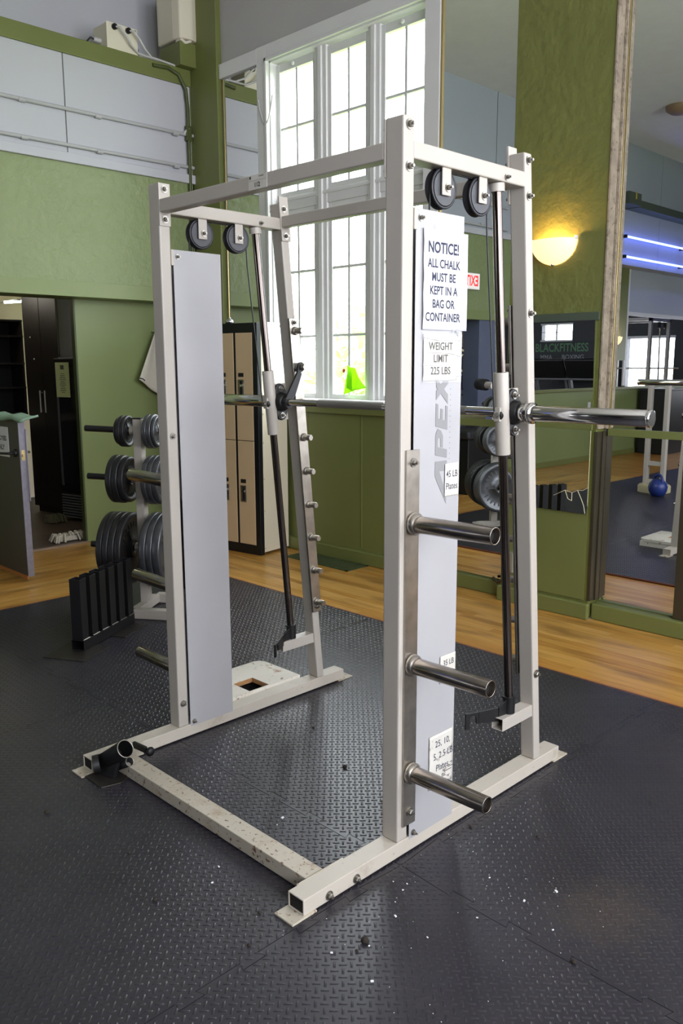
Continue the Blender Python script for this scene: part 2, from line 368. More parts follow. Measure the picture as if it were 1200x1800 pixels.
# --- window wall: pieces around the opening
WX0, WX1, WZ0, WZ1 = -3.70, -2.16, 1.205, 3.72
b = B(); b.box(-4.32, WX0, YW, YW+.2, 0, ZC); b.box(WX1, XR, YW, YW+.2, 0, ZC); b.box(WX0, WX1, YW, YW+.2, WZ1, ZC); b.box(-5.4, -4.32, YW, YW+.2, 0, ZC)
wall_win = struct('wall_window', b, WALLG)
b = B(); b.box(WX0, WX1, YW, YW+.2, 0, 1.15)
part('panelling', B().box(-4.32, -2.04, YW-.012, YW+.2, 0, 1.15), GREEN, wall_win, .002)
part('panelling', B().box(-2.04, -.3, YW-.004, YW+.004, 0, .105), GREEN, wall_win)
for x in (-3.3, -2.72): part('batten', B().box(x-.005, x+.005, YW-.016, YW-.01, .11, 1.12), GREEN, wall_win)
b = B(); b.box(-4.655, -4.295, YW-.05, YW+.02, 0, ZC)
struct('trim_1', b, GREEN, None, .004)            # green corner post
# white head board running left from the window casing
struct('trim_2', B().box(-4.292, -3.82, YW-.03, YW, 3.72, 3.83), WHITE, None, .003)

# --- window
win = bpy.data.objects.new('window_1', None); COL.objects.link(win); win.location = (-2.93, YW, 1.2); win['kind'] = 'structure'
win['label'] = 'tall white three-light window beside the mirrors, blown out by daylight'
YS = YW+.075                                      # sash plane
part('casing', B().box(-3.825, WX0, YW-.028, YW, 1.20, 3.835), WHITE, win, .004)
part('casing', B().box(WX1, -2.035, YW-.028, YW, 1.20, 3.835), WHITE, win, .004)
part('head_casing', B().box(WX0, WX1, YW-.028, YW, WZ1, 3.835), WHITE, win, .004)
part('bead', B().box(-3.722, -3.70, YW-.04, YW-.02, 1.20, 3.74), WHITE, win, .003)
part('bead', B().box(-3.722, -2.14, YW-.04, YW-.02, 3.715, 3.74), WHITE, win, .003)
part('jamb', B().box(WX0-.005, WX0+.012, YW-.005, YW+.16, 1.2, WZ1), WHITE, win)
part('jamb', B().box(WX1-.012, WX1+.005, YW-.005, YW+.16, 1.2, WZ1), WHITE, win)
part('head_jamb', B().box(WX0, WX1, YW-.005, YW+.16, WZ1-.012, WZ1+.005), WHITE, win)
part('sill', B().box(-3.86, -2.0, YW-.075, YW+.16, 1.165, 1.205), WHITE, win, .006)
part('sill_apron', B().box(-3.84, -2.02, YW-.045, YW, 1.10, 1.165), GREEN, win, .004)
part('transom', B().box(WX0, WX1, YS-.030, YS+.038, 2.635, 2.735), WHITE, win, .005)
part('transom_drip', B().box(WX0, WX1, YS-.042, YS-.028, 2.70, 2.722), WHITE, win, .003)
part('mullion', B().box(-3.245, -3.125, YS-.035, YS+.04, 1.2, WZ1), WHITE, win, .006)
part('mullion', B().box(-2.715, -2.603, YS-.035, YS+.04, 1.2, WZ1), WHITE, win, .006)
part('mullion_bead', B().box(-3.205, -3.165, YS-.05, YS-.03, 1.2, WZ1), WHITE, win, .005)
part('mullion_bead', B().box(-2.68, -2.64, YS-.05, YS-.03, 1.2, WZ1), WHITE, win, .005)
lights = [(-3.69, -3.24), (-3.13, -2.71), (-2.608, -2.17)]
for (xa, xb) in lights:
    for (za, zb, bars) in ((2.735, 3.70, (3.235,)), (1.205, 2.635, (2.17, 1.678))):
        fwid = .042; b = B()
        b.box(xa, xa+fwid, YS-.02, YS+.02, za, zb); b.box(xb-fwid, xb, YS-.02, YS+.02, za, zb)
        b.box(xa+fwid, xb-fwid, YS-.02, YS+.02, za, za+.035); b.box(xa+fwid, xb-fwid, YS-.02, YS+.02, zb-.06, zb)
        sash = part('sash', b, WHITE, win, .004)
        xm = (xa+xb)/2; m = B().box(xm-.010, xm+.010, YS-.013, YS+.013, za+.035, zb-.06)
        part('muntin', m, WHITE, sash)
        for z in bars: part('muntin', B().box(xa+fwid, xb-fwid, YS-.0125, YS+.0125, z-.009, z+.009), WHITE, sash)
        zs = [za+.035]+sorted(bars)+[zb-.06]
        for k in range(len(zs)-1):
            for (pa, pb) in ((xa+fwid, xm-.010), (xm+.010, xb-fwid)):
                part('pane', B().box(pa-.004, pb+.004, YS-.002, YS+.002, zs[k]+.004, zs[k+1]-.004), GLASS, sash)
    if xa != -3.13:
        part('sash_hook', B().lathe([(.006, 0), (.014, .006), (.014, .016), (.006, .02)], ((xa+xb)/2-.01, YS-.03, 3.665), (0, -1, 0), 12), WHITE, win)
# looped cord hanging at the left jamb
pts = [(-3.80+.17*k/12, YW-.035, 3.46-.30*(1-((k-6)/6)**2)**1.0*.62) for k in range(13)]
part('sash_cord', B().path(pts, .006, 6), WIRE_W, win)

# --- pilaster with the lamp
PX0, PX1, PY = -1.425, -.815, 2.61
b = B(); b.box(PX0, PX1, PY, YW+.02, 0, ZC)
pil = struct('trim_3', b, GREENW, None, .006)
part('smooth_panel', B().box(PX0+.004, PX1-.03, PY-.006, PY, .1, 1.735), GREEN, pil)
part('edge_board', B().box(PX1, PX1+.012, PY-.006, YW+.002, 1.10, ZC), RAW, pil, .002)
part('edge_batten', B().box(PX1+.012, PX1+.03, YW-.03, YW, 1.10, ZC), RAW, pil, .003)
part('corner_strip', B().box(PX1-.006, PX1+.012, PY-.008, YW, .1, 1.085), DKTRIM, pil, .002)
part('corner_strip', B().box(PX1+.012, PX1+.022, YW-.05, YW-.01, .1, 1.085), DKTRIM, pil, .002)
part('mirror_ledge', B().box(PX0+.004, PX1-.012, PY-.016, PY-.004, 1.70, 1.745), DKBEAM, pil, .002)
# baseboards
struct('baseboard_window', B().box(-4.3, PX0, YW-.04, YW, -.012, .085), GREEN, None, .008)
struct('baseboard_pilaster', B().box(PX0-.01, PX1+.01, PY-.03, PY, -.012, .085), GREEN, None, .008)
struct('baseboard_mirror', B().box(PX1+.01, 3.0, YW-.075, YW, -.012, .085), GREEN, None, .008)
# chair rail between upper and lower mirrors
struct('trim_4', B().box(-2.03, PX0, YW-.02, YW, 1.07, 1.115), GREEN, None, .002)
struct('trim_5', B().box(PX1+.03, 3.0, YW-.02, YW, 1.06, 1.102), GREEN, None, .002)
struct('trim_6', B().box(PX0+.004, PX1-.02, PY-.022, PY-.006, 1.095, 1.125), GREEN, None, .002)
struct('trim_7', B().box(-.335, -.25, YW-.045, YW, .085, 1.06), DKTRIM, None, .003)
# brass mirror strips
struct('trim_8', B().box(-2.034, -2.022, YW-.02, YW, 1.1, ZC), GOLD, None, .001)
struct('trim_9', B().box(-4.272, -4.262, YW-.012, YW, 1.2, 3.72), GOLD, None, .001)
struct('trim_10', B().box(PX1+.031, PX1+.035, YW-.018, YW, 1.1, ZC), GOLD, None, .001)

# --- mirrors (glass slabs screwed to the wall)
def mirror(b, label): return single('wall_mirror', b, MIRROR, label, 'mirror', 'gym wall mirrors', loc=(b.v[0][0], b.v[0][1], b.v[0][2]))
mirror(B().box(-4.262, -3.826, YW-.008, YW-.002, 1.2, 3.72), 'narrow tall mirror strip between green corner post and window casing')
mirror(B().box(-2.022, PX0+.01, YW-.008, YW-.002, 1.115, ZC-.01), 'tall wall mirror between window and green pilaster, above the rail')
mirror(B().box(-2.022, PX0+.01, YW-.008, YW-.002, .09, 1.07), 'lower wall mirror between window and green pilaster, below the rail')
mirror(B().box(PX1+.037, 3.0, YW-.008, YW-.002, 1.102, ZC-.01), 'tall wall mirror right of the green pilaster, above the rail')
mirror(B().box(PX1+.022, -.335, YW-.008, YW-.002, .09, 1.06), 'lower wall mirror right of the green pilaster, above the baseboard')
# cracked mirror on the pilaster, its glass leaning a little
cm = thing('cracked_mirror', 'cracked mirror panel screwed to the front of the green pilaster', 'mirror', (-1.12, PY-.02, 1.1))
def mp(x, z, y=0): return (x, PY-.02+y+-(z-1.15)*.001-(x+1.12)*.007, z)
up_ = [mp(-1.405, 1.125), mp(-.835, 1.125), mp(-.845, 1.70), mp(-1.405, 1.70)]
lo_ = [mp(-1.405, .615), mp(-.845, .612), mp(-.838, .66), mp(-.84, 1.095), mp(-1.405, 1.095)]
part('mirror_glass', B().prism(up_, (0, .004, 0)), MIRROR, cm); part('mirror_glass', B().prism(lo_, (0, .004, 0)), MIRROR, cm)
b = B()
for pts in ([(-.905, .745), (-.88, .70), (-.862, .66), (-.852, .615)], [(-.905, .745), (-.94, .728), (-.985, .738), (-1.06, .70)], [(-.905, .745), (-.87, .748), (-.842, .765)], [(-.94, .728), (-.94, .68)], [(-.985, .738), (-.965, .69), (-.94, .68)], [(-.838, .66), (-.8385, 1.09)]):
    b.path([mp(x, z, -.0012) for x, z in pts], .0014, 5)
part('crack', b, LINEW, cm)

# --- left wall
DY0, DY1 = .69, 1.62                                 # half-door opening
b = B(); b.box(XL-.045, XL, DY1, YW, -.02, 2.0); b.box(XL-.12, XL, -.5, DY0, -.02, 2.0); b.box(XL-.12, XL, YR, -2.0, -.02, 1.07)
wl = struct('wall_left', b, GREENL)
part('stucco_panel', B().box(XU-.14, XU, -3.0, YW, 2.09, 2.98), GREENS, wl)
part('stucco_panel', B().box(XU-.14, XU, -4.86, -3.0, 2.15, 2.98), GREENS, wl)
part('header_board', B().box(XU-.3, XU+.008, -2.6, YW-.05, 1.985, 2.10), GREENL, wl, .002)
part('upper_panel', B().box(XU-.06, XU-.008, 1.525, 2.645, 3.0, 3.76), WALLW, wl)
part('upper_panel', B().box(XU-.06, XU-.008, -.3, 1.515, 3.0, 3.76), WALLW, wl)
part('panel_seam', B().box(XU-.06, XU-.016, 1.51, 1.53, 3.0, 3.76), mat('seam_grey', (120, 116, 110), .8), wl)
part('end_stile', B().box(XU-.06, XU, 2.645, YW, 2.0, 3.86), GREEN, wl)
part('ledge_board', B().box(XU-.06, XU+.03, -.3, 2.69, 2.965, 3.035), WALLW, wl, .004)
part('beam', B().box(XB, XU+.012, -.3, YW-.05, 3.735, 3.862), GREEN, wl, .006)
part('recess', B().box(XB-.1, XB, -.3, YW, 3.8, ZC), WALLW, wl)
for k, (ya, yb) in enumerate(((-1.66, -.3), (-3.1, -1.67), (-4.6, -3.11), (-6.1, -4.61), (-7.7, -6.11), (-9.5, -7.71))):
    part('upper_panel', B().box(XU-.6, XU-.008, ya, yb, 2.98 if k < 3 else 2.91, ZC), WALLB, wl)
part('ledge_board', B().box(XU-.06, XU+.03, -4.6, -.3, 2.965, 3.035), WALLW, wl, .004)
part('green_pier', B().box(XL-.1, XL+.03, -5.6, -4.86, 1.5, 2.91), GREEN, wl)
part('upper_panel', B().box(XL-.1, XL, -9.5, -5.6, 2.2, 2.91), WALLB, wl)
part('panel_strip', B().box(XL, XL+.015, -5.68, -5.6, 1.1, 2.91), WHITE, wl)
part('panel_strip', B().box(XL, XL+.015, -9.4, -5.68, 2.2, 2.26), WHITE, wl)
part('ledge', B().box(XL-.02, XL+.045, YR, -2.0, 1.045, 1.085), GREEN, wl, .003)
part('wall_back', B().box(XL-.16, XL-.1, YR, -2.0, 0, 2.98), DKWALL, wl)
part('header_band', B().box(XL-.02, XL+.02, -4.86, -2.0, 2.12, 2.2), DKBEAM, wl)
for y in (-2.62, -4.55): part('socket_plate', B().box(XL, XL+.012, y-.035, y+.035, .74, .87), WHITE, wl, .002)
mirror(B().box(XL-.004, XL+.004, -4.86, -2.03, 1.085, 2.12), 'long wall mirror above the green wainscot on the left wall, beside the slate doorway')
mirror(B().box(XL-.004, XL+.004, -9.3, -4.87, 1.085, 2.2), 'far long wall mirror above the green wainscot, beyond the green pier')
# dark opening back of door 2
DX = XU-.02
b = B(); b.box(XL-.3, DX, -1.93, -1.43, 0, 2.19); b.box(XL-.3, DX, -1.43, -.55, 2.06, 2.19); b.box(XL-.3, DX, -.62, -.5, 0, 2.19)
d2 = struct('door_2', b, SLATE, None, .004)
part('door_panel', B().box(XL-.06, XL-.02, -1.43, -.62, 1.66, 2.06), mat('taupe_panel', (112, 104, 88), .6), d2)
part('door_panel', B().box(XL-.06, XL-.02, -1.43, -.62, 1.16, 1.66), mat('black_door_glass', (26, 24, 24), .3), d2)
part('lower_panel', B().box(XL-.06, XL-.02, -1.43, -.62, 0, 1.16), mat('grey_panel', (100, 98, 92), .5), d2)
for z in (1.14, 1.07): part('rail', B().box(XL-.02, XL-.008, -1.43, -.62, z, z+.018), BLACK, d2)
# outline drawing in cream on the dark glass (a pair of horns over slanted letters)
b = B(); xs = XL-.014
def horn(pts, r): b.path([(xs, y, z) for y, z in pts], r, 6)
horn([(-.72, 1.56), (-.80, 1.66), (-.92, 1.63), (-1.02, 1.655), (-1.12, 1.665), (-1.22, 1.63), (-1.30, 1.655), (-1.42, 1.62)], .016)
horn([(-.66, 1.48), (-.78, 1.55), (-.92, 1.60), (-1.0, 1.55), (-1.16, 1.515), (-1.28, 1.53), (-1.42, 1.57)], .010)
horn([(-1.02, 1.655), (-1.06, 1.60), (-1.0, 1.55)], .008)
part('outline_drawing', b, LINEW, d2)
lettering([('BLACK', .20, (XL-.018, -1.12, 1.32), .004, 1.05)], mat('cream_outline', (196, 186, 150), .5), d2, (0, -.94, .34), (0, .2, 1), 'lettering')
# skirting of wainscot
struct('baseboard_left', B().box(XL, XL+.02, YR, -2.0, -.012, .07), GREEN, None, .004)

# --- the room behind the half-door
b = B(); b.box(-9.2, -9.1, -1.5, 3.4, 0, 2.6); b.box(-9.2, XL-.12, 3.3, 3.4, 0, 2.6); b.box(-9.2, XL-.12, -1.5, -1.4, 0, 2.6); b.box(-7.62, -7.5, -1.4, 2.6, 0, 2.6)
struct('wall_back_room', b, CREAMW)
struct('floor_back_room', B().box(-9.2, XL, -1.5, 3.4, -.1, -.008), LAM)
struct('ceiling_back_room', B().box(-9.2, XL-.1, -1.5, 3.4, 2.5, 2.6), CREAMW)
struct('trim_11', B().box(XL-.03, XL+.012, DY0, DY1, -.012, 0), mat('threshold_strip', (150, 132, 116), .4, .4))
struct('trim_12', B().box(XL-.05, XL+.003, DY1-.012, DY1+.004, 0, 1.99), mat('dark_green_jamb', (66, 78, 40), .5), None, .002)

# --- rear and right walls
b = B()
zs = (.95, 1.95)
b.box(-5.4, -4.0, YR-.15, YR, 0, ZC); b.box(-4.0, -3.0, YR-.15, YR, 0, zs[0]); b.box(-4.0, -3.0, YR-.15, YR, zs[1], ZC); b.box(-3.0, -1.62, YR-.15, YR, 0, ZC)
b.box(-1.62, -.86, YR-.15, YR, 0, 1.93); b.box(-1.62, -.86, YR-.15, YR, 2.26, ZC); b.box(-.86, XR+.1, YR-.15, YR, 0, ZC)
struct('wall_rear', b, DKWALL)
w2 = struct('window_2', B().box(-4.02, -2.98, YR-.03, YR+.02, zs[0]-.05, zs[0]).box(-4.02, -2.98, YR-.03, YR+.02, zs[1], zs[1]+.05).box(-3.52, -3.48, YR-.03, YR+.01, *zs), WHITE)
w3 = struct('window_3', B().box(-1.64, -.84, YR-.03, YR+.02, 1.90, 1.935).box(-1.64, -.84, YR-.03, YR+.02, 2.255, 2.29).box(-1.26, -1.22, YR-.03, YR+.01, 1.93, 2.26).box(-1.62, -.86, YR-.03, YR+.01, 2.09, 2.105), WHITE)
b = B(); ys = (-3.1, -1.4, -1.0, .7, .9, 2.4)
b.box(XR, XR+.15, YR-.1, ys[0], 0, ZC); b.box(XR, XR+.15, ys[5], YW+.1, 0, ZC)
for k in (1, 3): b.box(XR, XR+.15, ys[k], ys[k+1], 0, ZC)
for k in (0, 2, 4): b.box(XR, XR+.15, ys[k], ys[k+1], 0, 1.1); b.box(XR, XR+.15, ys[k], ys[k+1], 3.7, ZC)
struct('wall_right', b, WALLG)
for i, k in enumerate((0, 2, 4)):
    b = B()
    for y in (ys[k], (ys[k]+ys[k+1])/2-.03, ys[k+1]-.06): b.box(XR+.04, XR+.1, y, y+.06, 1.1, 3.7)
    for z in (1.1, 2.35, 3.64): b.box(XR+.04, XR+.1, ys[k], ys[k+1], z, z+.06)
    struct('window_%d' % (4+i), b, WHITE)

# ================================================================== FLOOR MAT (interlocking tread-plate tiles)
T = 1.7225; MX0, MY1 = -3.42, 1.71
mat_root = thing('rubber_mat', 'black tread-plate rubber mat of interlocking tiles covering the wooden gym floor', 'floor mat', (MX0, MY1, 0))
NX, NY = 4, 5
PER = T/9.2
def edge_pts(t0, t1, g):
    """jigsaw joint (t, offset) from t0 to t1: plateaus of +-12 mm with dovetail flanks; g narrows the tongues"""
    base = math.floor((t0+.001)/T)*T; out = [(t0, 0)]; k = 0
    while True:
        a = base+k*PER
        if a+PER*.70 > base+T-.05: break
        if a > base+.02: out += [(a+.005+g, -.012), (a-.004+g, .012), (a+PER*.36+.004-g, .012), (a+PER*.36-.005-g, -.012)]
        k += 1
    out.append((t1, 0)); return out
G = .0012
tread_me = None
def seam_off(t):
    u = (t % T) / PER; k = math.floor(u); a = k*PER
    return .012 if (a > .02 and a+PER*.70 <= T-.05 and u-k < .36) else (-.012 if .03 < t % T < T-.05 else 0)
def tread_mesh():
    v = []; f = []; n = 57; p = T/n; r = math.sqrt(.5); h = .0016
    def bar(cx, cy, dx, dy):
        yb = T+cy                                   # height above the lower edge
        if abs(yb-seam_off(cx)) < .007 or abs(-cy+seam_off(cx)) < .007 or abs(cx-seam_off(yb)) < .007 or abs(T-cx+seam_off(yb)) < .007: return
        nx, ny = -dy, dx; k = len(v); L = .0105; w = .0034
        for (l, ww, z) in ((L, w, 0), (L*.72, w*.45, h)):
            for i, j in ((-1, -1), (1, -1), (1, 1), (-1, 1)): v.append((cx+dx*l*i+nx*ww*j, cy+dy*l*i+ny*ww*j, z))
        f.extend([(k+4, k+5, k+6, k+7)]+[(k+i, k+(i+1) % 4, k+4+(i+1) % 4, k+4+i) for i in range(4)])
    for i in range(n):
        for j in range(n):
            x = (i+.25)*p; y = -(j+.25)*p
            bar(x, y, r, -r); bar(x+p/2, y-p/2, r, r)
    me = bpy.data.meshes.new('tread_bars'); me.from_pydata(v, [], f); me.materials.append(RUBBER); me.update()
    me.polygons.foreach_set('use_smooth', [True]*len(me.polygons)); return me
tread_me = tread_mesh()
for i in range(NX):
    for j in range(NY):
        x0, x1 = i*T, (i+1)*T; y1, y0 = -j*T, -(j+1)*T     # relative to the root
        def line(t0, t1, straight, g=0): return [(t0, 0), (t1, 0)] if straight else edge_pts(t0, t1, g)
        bot = [(t, y0+o+G) for t, o in line(x0+.02, x1-.02, j == NY-1)]
        top = [(t, y1+o-G) for t, o in line(x0+.02, x1-.02, j == 0, .0022)][::-1]
        rgt = [(x1+o-G, t) for t, o in line(y0+.02, y1-.02, i == NX-1, .0022)]
        lft = [(x0+o+G, t) for t, o in line(y0+.02, y1-.02, i == 0)][::-1]
        poly = [(x0+G, y0+G)]+bot+[(x1-G, y0+G)]+rgt+[(x1-G, y1-G)]+top+[(x0+G, y1-G)]+lft
        b = B().prism([(x+MX0, y+MY1, -.0115) for x, y in poly], (0, 0, .0115))
        tile = part('mat_tile', b, RUBBER, mat_root)
        tb = link('tread_bars', tread_me, tile); tb.location = (x0, y1, 0); tb['kind'] = 'stuff'
part('edge_strip', B().box(MX0, MX0+T*NX, MY1+.0005, MY1+.016, -.012, -.001), mat('red_brown_edge', (120, 66, 48), .6), mat_root, .003)
part('edge_strip', B().box(MX0-.016, MX0-.0005, MY1-T*NY, MY1+.016, -.012, -.001), bpy.data.materials['red_brown_edge'], mat_root, .003)

# ================================================================== SMITH MACHINE
Wd, wx, wy, hb = 1.205, .063, .045, .053
H = 2.10
sm = thing('smith_machine', 'white steel smith machine with angled guide rods in the middle of the mat', 'weight machine', (-.6, .3, 0))
def P(name, b, m, bev=0, parent=None, **k): return part(name, b, m, parent or sm, bev, **k)
bolt_me = {}
def bolt(c, ax, parent=None, r=.0085, m=None):
    c = Vector(c); ax = Vector(ax); key = tuple(round(a, 3) for a in ax)+(r,)
    if key not in bolt_me:
        b = B(); b.lathe([(r*1.55, 0), (r*1.55, .003)], (0, 0, 0), ax, 16, False); b.lathe([(r, .003), (r, .010), (r*.8, .0115)], (0, 0, 0), ax, 6, False); b.lathe([(r*.55, .0115), (r*.5, .018)], (0, 0, 0), ax, 10)
        me = b.mesh('bolt', BOLT); tri_fix(me); bolt_me[key] = me
    o = link('bolt', bolt_me[key], parent or sm); o.location = c-rootloc(parent or sm); return o
sides = {'R': (0.0, 1), 'L': (-Wd, -1)}           # outer face x, outward direction
YF, YE = -.379, .917
rod_t, rod_b = Vector((0, .462, 1.985)), Vector((0, .618, .325))
rdir = (rod_t-rod_b).normalized()
def rod_at(z): return rod_b+(rod_t-rod_b)*((z-rod_b.z)/(rod_t.z-rod_b.z))
def rear_y(z): return .752+(.561-.752)*(z-hb)/(H-hb)    # front face of the leaning rear upright
for sd, (xo, s) in sides.items():
    xi = xo-s*wx; xc = xo-s*wx/2; xa, xb = min(xo, xi), max(xo, xi)
    P('base_beam', B().rtube((xc, YF, .0295), (xc, YE, .0295), (1, 0, 0), wx, .047, .004), WORN, .003)
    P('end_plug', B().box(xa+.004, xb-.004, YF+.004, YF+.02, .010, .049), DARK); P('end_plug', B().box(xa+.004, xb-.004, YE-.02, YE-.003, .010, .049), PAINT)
    for ya, yb in ((YF-.045, YF+.045), (YE-.04, YE+.055)):
        P('foot_plate', B().box(xa-.006, xb+.006, ya, yb, 0, .0065), RUSTY, .002)
    P('front_upright', B().box(xa, xb, 0, wy, hb, H), PAINT, .005)
    # leaning rear upright
    rw = .040; yb0, yt0 = rear_y(hb), rear_y(H)
    b = B().prism([(xa+.003, yb0, hb), (xa+.003, yb0+rw, hb), (xa+.003, yt0+rw, H), (xa+.003, yt0, H)], (wx-.006, 0, 0))
    P('rear_upright', b, PAINT, .005)
    P('side_header', B().box(xa+.006, xb-.001, wy-.001, rear_y(2.02)+.004, 1.998, 2.043), PAINT, .004)
    # stub carrying the rod
    P('rod_stub', B().rtube((xc, .552, .247), (xc, rear_y(.247)+.006, .247), (1, 0, 0), .046, .044, .003), PAINT, .002)
    # cover over the counterweight: outer and inner sheet
    for xx in (xo+s*.0008, xi-s*.0008):
        x0, x1 = sorted((xx, xx-(.002 if abs(xx-xo) < .01 else -.002)*s))
        cv = P('cover_panel', B().box(x0, x1, .053, .264, .044, 1.876), mat('white_sheet_metal', (174, 173, 174), .34, var=.03), .0008)
        so = s if abs(xx-xo) < .01 else -s
        for z in (1.852, .062): bolt((xx, .071, z), (so, 0, 0), None, .006)
        P('hinge_tab', B().box(xx-.003, xx+.003, .043, .056, 1.82, 1.876), PAINT, .001)
    P('cover_edge', B().box(xa+.002, xb-.002, .258, .262, .056, 1.874), bpy.data.materials['white_sheet_metal'])
    P('weight_stack', B().box(xa+.012, xb-.012, .075, .235, .6, .95), PLATEBLK, .002)
    # weight peg strip on the outer face
    px = xo+s*.003
    P('peg_strip', B().box(xo, xo+s*.007, .018, .074, .100, 1.232) if s > 0 else B().box(xo+s*.007, xo, .018, .074, .100, 1.232), STEEL, .001)
    for z in (1.197, .142): bolt((xo+s*.007, .046, z), (s, 0, 0))
    for z in (1.023, .605, .268):
        pg = P('weight_peg', B().pipe((xo+s*.007, .048, z), (xo+s*.285, .048, z+.004), .0245, .0205, 28), PEG, .001)
        P('peg_collar', B().lathe([(.026, 0), (.032, .003), (.032, .014), (.026, .020)], (xo+s*.007, .048, z), (s, 0, 0), 28), STEEL, 0, pg)
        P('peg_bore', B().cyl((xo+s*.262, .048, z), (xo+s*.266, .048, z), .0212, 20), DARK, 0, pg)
    # catch strip with pins on the inner face of the rear upright
    z0, z1 = .372, 1.652; t = .009
    def ry(z): return rear_y(z)-.004
    b = B().prism([(xi, ry(z0), z0), (xi, ry(z0)+.050, z0), (xi, ry(z1)+.050, z1), (xi, ry(z1), z1)], (-s*t, 0, 0))
    cs = P('catch_strip', b, STEEL, .001)
    for z in (1.602, 1.455, 1.307, 1.160, 1.014, .867, .719, .569, .421):
        y = rear_y(z)+.021; c = Vector((xi-s*t, y, z))
        b = B(); b.lathe([(.017, 0), (.017, .006), (.0125, .009)], c, (-s, 0, 0), 20); b.lathe([(.0105, .005), (.0105, .016), (.0125, .018), (.0125, .045), (.011, .048)], c, (-s, 0, 0), 18)
        P('catch_pin', b, STEEL, 0, cs)
    for z in (1.636, .398): bolt((xi-s*t, rear_y(z)+.021, z), (-s, 0, 0))
    # through bolts of uprights
    for z in (2.078, 1.975):
        bolt((xo, .022, z), (s, 0, 0)); bolt((xi-s*.005, .022, z), (-s, 0, 0))
        bolt((xo-s*.003, rear_y(z)+.020, z), (s, 0, 0)); bolt((xi-s*.003, rear_y(z)+.020, z), (-s, 0, 0))
    for z in (1.624, .385): bolt((xo-s*.003, rear_y(z)+.020, z), (s, 0, 0), None, .0095)
    for z in (1.204, .150): bolt((xi, .022, z), (-s, 0, 0))
    for y in (-.284, -.176): bolt((xo, y, .023), (s, 0, 0))
    # guide rod
    rc = Vector((xc, 0, 0))
    gr = P('guide_rod', B().cyl(rc+rod_b, rc+rod_t, .0148, 24), ROD)
    P('rod_cap', B().cyl(rc+rod_at(1.974), rc+rod_at(1.998), .024, 20), PAINT, .002, gr)
    bolt((xi if s < 0 else xo, rod_t.y+.004, 2.012), (1, 0, 0), None, .006)
    P('rod_washer', B().cyl(rc+rod_at(.327), rc+rod_at(.333), .024, 20), BLACK, 0, gr)
    # swivel safety hook at the foot of the rod
    h0 = rc+rod_at(.30)
    b = B().cyl((h0.x, h0.y, .268), (h0.x, h0.y, .327), .021, 20)
    hk = P('safety_hook', b, BLACK, .001)
    i_ = -s; a0 = Vector((h0.x+i_*.004, h0.y-.016, 0)); a1 = a0+Vector((i_*.005, -.040, 0)); a2 = a1+Vector((i_*.036, -.062, 0)); a3 = a2+Vector((i_*.024, -.042, 0))
    def slab(pa, pb, za0, za1, zb0, zb1, name='hook_arm', th=.008):
        d = (pb-pa); nrm = Vector((-d.y, d.x, 0)).normalized()*th
        q = [(pa.x, pa.y, za0), (pb.x, pb.y, zb0), (pb.x, pb.y, zb1), (pa.x, pa.y, za1)]
        P(name, B().prism(q, nrm), BLACK, .0012, hk)
    slab(a0, a1, .270, .322, .253, .304); slab(a1, a2, .253, .304, .254, .296)
    d = a3-a2; nrm = Vector((-d.y, d.x, 0)).normalized()*.008
    def hp(u, z): q = a2+d*u; return (q.x, q.y, z)
    P('hook_tip', B().prism([hp(0, .254), hp(.18, .254), hp(.20, .275), hp(.32, .284), hp(.5, .286), hp(.62, .280), hp(.68, .268), hp(.68, .235), hp(1, .235), hp(1, .292), hp(0, .296)], nrm), BLACK, .001, hk)
    # pulleys
    for y in (.195, .365):
        c = Vector((xc, y, 1.946)); b = B()
        b.lathe([(.012, -.013), (.038, -.012), (.044, -.008), (.044, -.004), (.047, -.013), (.054, -.013), (.055, -.010), (.047, -.002), (.047, .002), (.055, .010), (.054, .013), (.047, .013), (.044, .004), (.044, .008), (.038, .012), (.012, .013)], c, (1, 0, 0), 40)
        pu = P('pulley', b, RUBBLK)
        for q in (-1, 1):
            P('pulley_face', B().lathe([(.020, q*.0125), (.040, q*.0118), (.046, q*.0138), (.0475, q*.0138)], c, (1, 0, 0), 40), GREYRIM, 0, pu)
            P('hanger_strap', B().box(min(c.x+q*.017, c.x+q*.022), max(c.x+q*.017, c.x+q*.022), y-.019, y+.019, 1.926, 2.0), PAINT, .0015, pu)
            bolt((c.x+q*.022, y+.003, 1.947), (q, 0, 0), pu, .0075)
        P('hub', B().cyl(c-Vector((.016, 0, 0)), c+Vector((.016, 0, 0)), .013, 16), BLACK, 0, pu)
    # cable: out of the cover, over both pulleys, down to the carriage
    top = 1.946+.049
    ca = P('cable', B().path([(xc, .147, 1.80), (xc, .147, 1.946)]+[(xc, .195-.048*math.cos(w), 1.946+.048*math.sin(w)) for w in (.4, .8, 1.2, 1.57)]+[(xc, .365+.048*math.sin(w), 1.946+.048*math.cos(w)) for w in (0, .4, .8, 1.2, 1.57)]+[(xc, .418, 1.85), (xc, .476, 1.36), (xc, .482, 1.318)], .0027, 6), BLACK)
    # carriage on the rod with bearing flange
    cb, ct = rc+rod_at(1.178), rc+rod_at(1.440)
    cg = P('carriage', B().pipe(cb, ct, .0235, .0155, 28), PAINT, .001)
    bc = Vector((xc, .570, 1.312))
    pl = B()
    ya = .535; 
    pl.prism([(xc-.004, rod_at(1.385).y+.018, 1.387), (xc-.004, .606, 1.390), (xc-.004, .618, 1.237), (xc-.004, rod_at(1.235).y+.018, 1.232)], (.008, 0, 0))
    P('carriage_plate', pl, PAINT, .001, cg)
    fs_ = 1                                           # both flanges are bolted on the +X face
    fx = xc+.004
    def fp(dy, dz): return (fx, bc.y+dy-.075*dz, bc.z+dz)
